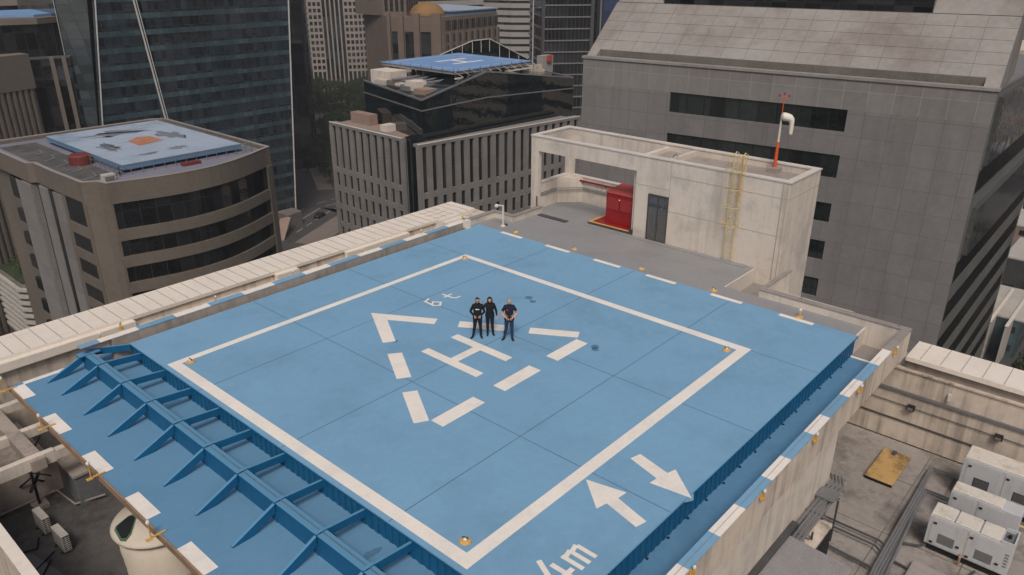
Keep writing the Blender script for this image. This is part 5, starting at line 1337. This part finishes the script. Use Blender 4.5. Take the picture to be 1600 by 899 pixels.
# ------------------------------------------------------------------ R: big grey stone building with sloped top
M['R_joint'] = mat('slab_joint', (.17, .15, .135), .9, .1, 1)
M['glassR'] = glassm('green_ribbon_glass', (0.020, 0.027, 0.025), pv=.6, wob=.4, spec=1.0)
M['glassS'] = glassm('side_ribbon_glass', (0.006, 0.007, 0.008), pv=.4, wob=.2, spec=.2, rough=.3)
u_side = Vector((38.8, .9)).normalized()
Rb = thing("sloped_stone_building", "large grey stone building with a sloped stone roof and dark ribbon windows", "building", (75, 22, GZ))
RA, RB = Vector((61.72, 42.6)), Vector((66.2, 2.4))
u_ = (RB - RA).normalized(); nrm = Vector((u_.y, -u_.x)); LR = (RB - RA).length
def rp(s_, d_): q = RA + u_ * s_ + nrm * d_; return (q.x, q.y)
zt = 4.0
MB().prism([rp(0, -.25), rp(LR - .75, -.25), (104.8, 4.1), (104.5, 47), rp(0, -34)], GZ, zt - .4).build("core", 'R_conc', Rb)
# front wall made of panels around real window recesses
wins = [(10.8, 28.8, -.85, 1.25), (10.8, 28.8, -5.35, -3.1), (26.3, 28.8, -9.85, -7.9), (26.3, 28.8, -13.85, -11.85), (26.3, 28.8, -17.9, -15.9), (26.3, 28.8, -21.9, -19.9)]
m = MB(); zz = zt - 2.0
m2 = MB(); m2.fbox(RA, RB, 0, LR, -.25, 0, 1.25, zt)
for (s0, s1, z0_, z1_) in wins:
    if zz - z1_ > .05 and zz < 1.3: m.fbox(RA, RB, 0, LR, -.25, 0, z1_, zz)
    m.fbox(RA, RB, 0, s0, -.25, 0, z0_, z1_); m.fbox(RA, RB, s1, LR, -.25, 0, z0_, z1_)
    zz = z0_
    wb = MB().fbox(RA, RB, s0, s1, -.245, -.16, z0_, z1_).build("window_band", 'glassR', Rb)
    k = s0 + 1.9
    while k < s1 - .1: MB().fbox(RA, RB, k, k + .06, -.16, -.12, z0_, z1_).build("mullion", 'black', wb); k += 1.9
m.fbox(RA, RB, 0, LR, -.25, 0, GZ, zz)
m.build("wall", 'R_conc', Rb); m2.build("upper_wall", 'R_concl', Rb)
zs0, zs1, dd_ = zt + .1, 9.6, -7.4
def r3(s_, d_, z): return (*rp(s_, d_), z)
MB().fbox(RA, RB, -.15, LR + .15, -.8, .12, zt, zt + .25).build("gutter_edge", 'R_slope', Rb)
MB().fbox(RA, RB, 1.2, LR - 1.2, -1.69, -1.64, zt - .3, zt + .86).build("clerestory", 'junk', Rb)
MB().fbox(RA, RB, 1.2, LR - 1.2, -1.64, -.8, zt - .39, zt - .1).build("gutter", 'dpipe', Rb)
m = MB()
for k in range(1, 5):
    u0 = k / 5; dz0 = zs0 + .8 + (zs1 - zs0 - .8) * u0; dd0 = -1.7 + (dd_ + 1.7) * u0
    m.bar(r3(0, dd0, dz0 + .004), r3(LR, dd0, dz0 + .004), .05, .02)
for k in range(1, 16):
    m.bar(r3(k * LR / 16, -1.72, zs0 + .82), r3(k * LR / 16, dd_, zs1 + .006), .045, .02)
m.build("slab_joint", 'R_joint', Rb)
def r3(s_, d_, z): return (*rp(s_, d_), z)
sl = MB()
sl.add([r3(0, -1.7, zs0 + .8), r3(LR, -1.7, zs0 + .8), r3(LR, dd_, zs1), r3(0, dd_, zs1), r3(0, -1.7, zt - .5), r3(LR, -1.7, zt - .5), r3(LR, dd_, zt - .5), r3(0, dd_, zt - .5)],
       [(0, 1, 2, 3), (7, 6, 5, 4), (4, 5, 1, 0), (5, 6, 2, 1), (6, 7, 3, 2), (7, 4, 0, 3)])
sl.build("sloped_roof", 'R_slope', Rb)
for s0, s1 in ((0, 1.2), (LR - 1.2, LR)):
    MB().add([r3(s0, -.8, zt + .25), r3(s1, -.8, zt + .25), r3(s1, -1.7, zt + .9), r3(s0, -1.7, zt + .9), r3(s0, -.8, zt - .5), r3(s1, -.8, zt - .5), r3(s1, -1.69, zt - .5), r3(s0, -1.69, zt - .5)],
             [(0, 1, 2, 3), (7, 6, 5, 4), (4, 5, 1, 0), (5, 6, 2, 1), (6, 7, 3, 2), (7, 4, 0, 3)]).build("gutter_end", 'R_slope', Rb)
MB().fbox(RA, RB, -.05, LR + .05, dd_ - .25, dd_, zs1 - .2, zs1 + .05).build("slope_top_edge", 'dpipe', Rb)
MB().fbox(RA, RB, 5.8, 33.2, dd_ - 20, dd_ - .25, zs1 - 1, zs1 + 14).build("upper_glass_box", 'glass', Rb)
MB().add([r3(-0, dd_ - .25, zs1), r3(5.8, dd_ - .25, zs1), r3(5.8, dd_ - 9, zs1 + 8), r3(0, dd_ - 9, zs1 + 8), r3(0, dd_ - .25, 0), r3(5.8, dd_ - .25, 0), r3(5.8, dd_ - 9, 0), r3(0, dd_ - 9, 0)],
         [(0, 1, 2, 3), (7, 6, 5, 4), (4, 5, 1, 0), (5, 6, 2, 1), (6, 7, 3, 2), (7, 4, 0, 3)]).build("upper_slope", 'R_slope', Rb)
MB().add([r3(33.2, dd_ - .25, zs1), r3(LR, dd_ - .25, zs1), r3(LR, dd_ - 9, zs1 + 8), r3(33.2, dd_ - 9, zs1 + 8), r3(33.2, dd_ - .25, 0), r3(LR, dd_ - .25, 0), r3(LR, dd_ - 9, 0), r3(33.2, dd_ - 9, 0)],
         [(0, 1, 2, 3), (7, 6, 5, 4), (4, 5, 1, 0), (5, 6, 2, 1), (6, 7, 3, 2), (7, 4, 0, 3)]).build("upper_slope", 'R_slope', Rb)
# right-hand side of the building: dark ribbon windows and mirrored upper bays
SA, SB = Vector((66.45, 2.46)), Vector((105.1, 3.28))
Ls = (SB - SA).length
m = MB(); z = -19.5 + 40
zlist = [-3.1, -11.85, -15.9, -19.9, -23.9, -27.9, -31.9]
prev = zt
for k, z1_ in enumerate(zlist):
    m.fbox(SA, SB, 0, Ls, -.3, .0, z1_, prev); hgt = 2.2
    MB().fbox(SA, SB, .6, Ls - .6, -.3, -.03, z1_ - hgt, z1_).build("side_window_band", 'glassS', Rb)
    m.fbox(SA, SB, 0, .6, -.3, 0, z1_ - hgt, z1_); m.fbox(SA, SB, Ls - .6, Ls, -.3, 0, z1_ - hgt, z1_); prev = z1_ - hgt
m.fbox(SA, SB, 0, Ls, -.3, 0, GZ, prev)
m.build("side_wall", 'R_side', Rb)
MB().fbox(SA, SB, 1.5, Ls + 6, .005, .5, -11.2, -6.6).build("mirrored_bay", 'mirror', Rb)
MB().fbox(SA, SB, 1.2, Ls + 3, .005, .35, -2.6, 3.4).build("mirrored_bay", 'mirror', Rb)

# ------------------------------------------------------------------ low city at the far right and around
def low_building(name, label, x0, y0, x1, y1, h, wall_m, roof_m, floors=2, group=None, gable=False):
    t = thing(name, label, "building", ((x0 + x1) / 2, (y0 + y1) / 2, GZ), group)
    MB().box(x0, x1, y0, y1, GZ, GZ + h).build("wall", wall_m, t)
    if gable:
        ym = (y0 + y1) / 2
        MB().add([(x0 - .4, y0 - .4, GZ + h), (x1 + .4, y0 - .4, GZ + h), (x1 + .4, y1 + .4, GZ + h), (x0 - .4, y1 + .4, GZ + h), (x0 - .4, ym, GZ + h + 2.2), (x1 + .4, ym, GZ + h + 2.2)],
                 [(3, 2, 1, 0), (0, 1, 5, 4), (2, 3, 4, 5), (0, 4, 3), (1, 2, 5)]).build("roof", roof_m, t)
    else:
        MB().box(x0 - .15, x1 + .15, y0 - .15, y1 + .15, GZ + h, GZ + h + .35).box(x0 + .3, x1 - .3, y0 + .3, y1 - .3, GZ + h + .35, GZ + h + .4).build("roof", roof_m, t)
    for f in range(floors):
        zf = GZ + 1.2 + f * (h / floors); nx = max(2, int((y1 - y0) / 3.4)); wy = (y1 - y0) / nx
        for k in range(nx): MB().box(x0 - .06, x0 - .01, y0 + k * wy + wy * .25, y0 + k * wy + wy * .75, zf, zf + 1.4).build("window", 'glass', t)
        nx = max(2, int((x1 - x0) / 3.4)); wx = (x1 - x0) / nx
        for k in range(nx): MB().box(x0 + k * wx + wx * .25, x0 + k * wx + wx * .75, y0 - .06, y0 - .01, zf, zf + 1.4).build("window", 'glass', t)
    return t
low_building("shop_house", "low cream house with a flat roof right of the grey stone building", 232, 15, 250, 30, 7, 'terra', 'render')
low_building("shop_house", "long low house with a clay red roof at the right edge", 262, 12, 300, 34, 6, 'render', 'clay', gable=True)
low_building("warehouse", "black windowless shed with a pale flat roof at the far right", 196, 6, 214, 15, 9, 'dpipe', 'render', 1)
low_building("glass_shop", "small green glass fronted shop with white fin walls at the far right", 160, 4.5, 178, 16, 8, 'spandB', 'render')
low_building("shop_house", "brown low house behind the black shed at the far right", 222, -6, 244, 8, 6, 'brownstone', 'clay', gable=True)
low_building("warehouse", "grey roofed shed beyond the red roof at the right edge", 305, 8, 350, 45, 7, 'render', 'junk', 1)
for y, lb in ((6.4, "left one of two white fin walls in front of the green glass shop"), (9.4, "right one of two white fin walls in front of the green glass shop")):
    t = thing("fin_wall", lb, "wall", (163, y, GZ), "white fin walls of the glass shop")
    MB().prism([(154, y - .25), (176, y - .25), (176, y + .25), (154, y + .25)], GZ, GZ + 8.6).build("wall", 'render', t)
    MB().box(153.9, 176.1, y - .32, y + .32, GZ + 8.6, GZ + 8.8).build("cap", 'capline', t)
rr = random.Random(5)
spots = []
lay = [("flat roofed", 'render', 'junk', False), ("clay roofed", 'plaster_d', 'clay', True), ("pale roofed", 'terra', 'render', False)]
for i in range(46):
    x, y = rr.uniform(90, 420), rr.uniform(-260, -22)
    w_, d_, h_ = rr.uniform(9, 18), rr.uniform(8, 16), rr.uniform(4, 14)
    if any(abs(x - a) < 19 and abs(y - b) < 19 for a, b in spots) or abs(x - 138) < 18: continue
    spots.append((x, y)); q = lay[i % 3]
    low_building("street_house", q[0] + " house in the low quarter beyond the right edge", x, y, x + w_, y + d_, h_, q[1], q[2], 2, q[0] + " houses of the low quarter", q[3])

# ------------------------------------------------------------------ trees
def crown_mesh(name, seed, rad, hgt, n=1500, leaf=.42):
    r_ = random.Random(seed); cl = []
    for i in range(15):
        a = r_.uniform(0, 6.28); q = math.sqrt(r_.random()) * .72; cl.append((math.cos(a) * q * rad, math.sin(a) * q * rad, hgt * (.45 + .45 * r_.random() * (1.1 - q)), rad * r_.uniform(.25, .45)))
    vs = []; fs = []; mi = []
    for i in range(n):
        c = cl[i % 15]; d = Vector((r_.gauss(0, 1), r_.gauss(0, 1), r_.gauss(0, .8) + .15)).normalized() * (c[3] * r_.uniform(.55, 1.08))
        p = Vector(c[:3]) + d; nrm_ = (d.normalized() + Vector((r_.uniform(-.6, .6), r_.uniform(-.6, .6), r_.uniform(-.2, .8)))).normalized()
        a = nrm_.orthogonal().normalized(); b = nrm_.cross(a); s_ = leaf * r_.uniform(.6, 1.3); ang = r_.uniform(0, 6.28)
        a, b = a * math.cos(ang) + b * math.sin(ang), b * math.cos(ang) - a * math.sin(ang)
        o = len(vs); vs += [tuple(p - a * s_), tuple(p + b * s_ * .5), tuple(p + a * s_), tuple(p - b * s_ * .5)]; fs.append((o, o + 1, o + 2, o + 3)); mi.append(1 if (i % 15) % 3 == 0 else 0)
    me = bpy.data.meshes.new(name); me.from_pydata(vs, [], fs); me.materials.append(M['leaf']); me.materials.append(M['leaf2'])
    for f, k in zip(me.polygons, mi): f.material_index = k
    return me
def tree_proto(seed, rad, hgt, palm=False):
    t = thing("street_tree" if not palm else "palm_tree", "", "tree")
    m = MB(); r_ = random.Random(seed)
    th_ = hgt * (.5 if not palm else .86)
    m.tube([(0, 0, -.2), (.1, .05, th_ * .5), (.0, .1, th_)], [.32, .24, .16] if not palm else [.22, .18, .15], 7)
    if not palm:
        for k in range(5):
            a = k * 1.25 + r_.random(); m.tube([(0, .1, th_ * .8), (math.cos(a) * rad * .5, math.sin(a) * rad * .5, hgt * .72)], [.13, .05], 5)
    m.build("trunk", 'bark', t)
    if palm:
        vs = []; fs = []
        for k in range(16):
            a = k * .393 + r_.random() * .2; up = r_.uniform(.1, 1.0)
            for j in range(6):
                u0, u1 = j / 6, (j + 1) / 6
                def pt(u, w_): x = rad * u; z = th_ + up * 2.2 * math.sin(u * 2.4) - 1.8 * u * u; return (math.cos(a) * x - math.sin(a) * w_, .1 + math.sin(a) * x + math.cos(a) * w_, z)
                o = len(vs); ww = .38 * (1 - u0); w2 = .38 * (1 - u1)
                vs += [pt(u0, -ww), pt(u0, ww), pt(u1, w2), pt(u1, -w2)]; fs.append((o, o + 1, o + 2, o + 3))
        MB().add(vs, fs).build("crown", 'leaf', t)
    else:
        o = bpy.data.objects.new("crown", crown_mesh("crown", seed, rad, hgt)); col.objects.link(o); o.parent = t
    return t
protos = [tree_proto(11, 4.8, 10.5), tree_proto(12, 6.2, 12.5), tree_proto(13, 3.8, 8.5), tree_proto(14, 5.4, 14)]
palm = tree_proto(15, 2.6, 11, True)
used = [False] * 4; placed = []
rt = random.Random(21)
def plant(x, y, k, lab, grp):
    o = place(protos[k], not used[k], (x, y, GZ), rt.uniform(0, 6.28), lab, grp); used[k] = True
    s_ = rt.uniform(.8, 1.15); o.scale = (s_, s_, s_ * rt.uniform(.85, 1.15)); placed.append((x, y))
def scatter(n_, fn, lab, grp, mind=6.0, ks=(0, 1, 2, 3)):
    c = 0; tr = 0
    while c < n_ and tr < 4000:
        tr += 1; x, y = fn()
        if any((x - a) ** 2 + (y - b) ** 2 < mind ** 2 for a, b in placed): continue
        plant(x, y, rt.choice(ks), lab, grp); c += 1
def along(a, b, w_):
    def f():
        u = rt.random(); return (lerp(a[0], b[0], u) + rt.uniform(-w_, w_), lerp(a[1], b[1], u) + rt.uniform(-w_, w_))
    return f
scatter(70, along((172, 240), (262, 345), 24), "leafy dark green tree in the park behind the finned block", "trees of the park behind the finned block", 6)
scatter(50, along((236, 345), (310, 440), 28), "leafy dark green tree in front of the gridded tower", "trees below the gridded tower", 6.5)
scatter(12, along((146, 210), (176, 262), 4), "street tree on the pavement beside the avenue", "trees along the avenue", 6, (0, 2, 3))
scatter(10, along((150, -8), (230, 4), 9), "street tree between the low buildings at the far right", "trees among the low buildings at the right", 8, (0, 2))
scatter(7, along((18, 128), (20, 150), 3), "dark tree at the foot of the louvred block", "trees at the foot of the louvred block", 6, (0, 1))
scatter(9, along((14, 158), (18, 185), 4), "dark tree beyond the pale blank block at the left", "trees beyond the pale blank block", 6, (0, 1, 2))
scatter(20, along((120, -60), (300, -180), 90), "garden tree in the low quarter beyond the right edge", "garden trees of the low quarter", 9, (0, 2))
for i, (x, y) in enumerate([(143.5, 210), (146.5, 213.5), (149, 218), (141, 206), (153, 222), (157, 229)]):
    o = place(palm, i == 0, (x, y, GZ), i * 1.1, "slender palm on the pavement edge where the avenue meets the park", "palms at the edge of the park")

# planting on the louvred block roof
m = MB()
me = crown_mesh("roof_shrubs", 31, 9, 3.0, 1800, .5)
o = bpy.data.objects.new("roof_shrubs", me); col.objects.link(o); o.location = (33, 152, -41.2); o.scale = (.7, 1.2, .6); tag(o, "dense shrubs on the roof of the louvred block", "shrubs", None, "stuff")

# ------------------------------------------------------------------ cars
def car_proto(cm):
    t = thing("parked_car", "", "car")
    prof = [(-2.1, .35), (-2.15, .75), (-1.95, .92), (-1.35, 1.0), (-.75, 1.42), (.75, 1.45), (1.45, .98), (2.0, .85), (2.15, .6), (2.1, .3)]
    n_ = len(prof)
    b = MB().add([(x, -.85 + (.12 if z > 1.2 else 0), z) for x, z in prof] + [(x, .85 - (.12 if z > 1.2 else 0), z) for x, z in prof],
                 [tuple(range(n_)), tuple(range(2 * n_ - 1, n_ - 1, -1))] + [(i, n_ + i, n_ + (i + 1) % n_, (i + 1) % n_) for i in range(n_)]).build("body", cm, t, .05)
    MB().box(-1.0, 1.0, -.80, .80, 1.03, 1.34).build("window", 'glass', t)
    for x in (-1.3, 1.35):
        for y in (-.8, .8): MB().tube([(x, y - .09, .32), (x, y + .09, .32)], .32, 12).build("wheel", 'tire', t)
    return t
cars = {k: car_proto(k) for k in ('car_white', 'car_black', 'car_silver', 'car_red')}
uc = {k: False for k in cars}
def car(k, x, y, rz, lb, grp): place(cars[k], not uc[k], (x, y, GZ + .05), rz, lb, grp); uc[k] = True
rc = random.Random(3)
nm = dict(car_white="white", car_black="black", car_silver="silver", car_red="red")
for i in range(30):
    k = rc.choice(list(cars)); u = i % 15; row = i // 15
    car(k, 238 + u * 3.0 + row * 6, 338 + row * 14 - u * 1.2, R(62), nm[k] + " car in the open parking between the trees", "cars in the tree-lined parking")
for i in range(14):
    k = rc.choice(['car_white', 'car_black', 'car_silver']); car(k, 216 + i * 3.2, 16 - (i % 2) * 12, R(85), nm[k] + " car parked near the low buildings at the far right", "cars parked near the low buildings")
car('car_black', 121, 186, R(20), "black car on the avenue below the finned block", None)
car('car_white', 133, 190.5, R(12), "white car on the avenue below the finned block", None)
for i, (x, y) in enumerate([(170, 250), (176, 262), (150, 236), (190, 275), (160, 252)]):
    k = ('car_white', 'car_silver', 'car_black')[i % 3]; car(k, x, y, R(62), nm[k] + " car on the side street by the park", "cars on the side street")
# open market tents in the parking
for i, (x, y, mt_, lb) in enumerate([(262, 350, 'clay', "orange-red tent roof among the trees"), (256, 356, 'palestone', "white tent roof among the trees")]):
    t = thing("tent", lb, "tent", (x, y, GZ))
    for sx in (-3, 3):
        for sy in (-3, 3): MB().tube([(x + sx, y + sy, GZ), (x + sx, y + sy, GZ + 3)], .08, 6).build("pole", 'pipe', t)
    MB().prism([(x - 3.5, y - 3.5), (x + 3.5, y - 3.5), (x + 3.5, y + 3.5), (x - 3.5, y + 3.5)], GZ + 3, GZ + 5, [(x - .3, y - .3), (x + .3, y - .3), (x + .3, y + .3), (x - .3, y + .3)]).build("canopy", mt_, t)
for i, (x, y, w_, d_, z1_, lb) in enumerate([(150, 12, 22, 22, 0, "unseen beige banded tower added right behind the grey stone building for reflections"), (182, 40, 20, 18, -8, "unseen beige banded tower added further behind the grey stone building for reflections"), (148, 52, 14, 16, -14, "unseen lower beige block added behind the grey stone building for reflections")]):  # unseen towers added for the black glass block to reflect
    t = thing("reflection_tower", lb, "building", (x, y, GZ))
    bands(t, rect(x, y, x + w_, y + d_), GZ, z1_, 4.2, 2.4, .3, 'glass', 'plaster_d')
rq = random.Random(77)
for i in range(22):  # towers added out of view for richer reflections in the glass facades
    x, y = 112 + (i % 6) * 44 + rq.uniform(-8, 8), -55 - (i // 6) * 62 + rq.uniform(-12, 12)
    w_, d_ = rq.uniform(16, 26), rq.uniform(14, 24); z1_ = rq.uniform(-34, 22); k = i % 5
    lb_ = ("pale banded", "grey banded", "beige banded", "cream banded", "brown banded")[k]
    t = thing("reflection_tower", lb_ + " mid-rise tower added unseen beyond the right edge for reflections", "building", (x, y, GZ), "towers added beyond the right edge for reflections")
    bands(t, rect(x, y, x + w_, y + d_), GZ, z1_, rq.uniform(3.4, 4.4), rq.uniform(1.4, 2.6), .3, 'glass', ('palestone', 'greyconc', 'beigetower', 'plaster', 'brownstone')[k])
# plain towers further out so that no gap opens on the horizon
for i, (x, y, w_, d_, z1_, lb) in enumerate([(420, 560, 60, 30, 30, "grey far tower beyond the gridded tower"), (500, 430, 50, 40, 35, "grey far tower beyond the striped tower"), (430, 330, 40, 40, 30, "pale far tower between the striped and dark towers"),
        (330, 520, 40, 40, 25, "far tower above the park"), (150, 420, 60, 40, 45, "far tower hidden behind the teal tower"), (380, 220, 40, 40, 30, "far tower behind the blue mirrored tower"), (300, 80, 40, 40, 25, "far tower behind the grey stone building"), (480, 20, 40, 50, 8, "far tower on the right horizon"), (560, -90, 60, 50, 10, "broad far tower on the right horizon")]):
    t = thing("far_tower", lb, "building", (x, y, GZ))
    bands(t, rect(x, y, x + w_, y + d_), GZ, z1_, 4.2, 2.4, .3, 'glass', ('palestone', 'greyconc', 'beigetower')[i % 3])

# ------------------------------------------------------------------ thin city haze
hz_ = MB().box(-905, 1605, -705, 1905, GZ - 1.6, 75).build("haze", 'skin'); tag(hz_, kind='stuff')
hm = bpy.data.materials.new("haze"); hm.use_nodes = True; nt = hm.node_tree; nt.nodes.clear()
o_ = nt.nodes.new("ShaderNodeOutputMaterial"); v_ = nt.nodes.new("ShaderNodeVolumePrincipled")
v_.inputs["Color"].default_value = (.80, .85, .92, 1); v_.inputs["Density"].default_value = 0.00022
nt.links.new(v_.outputs[0], o_.inputs["Volume"]); hz_.data.materials.clear(); hz_.data.materials.append(hm)
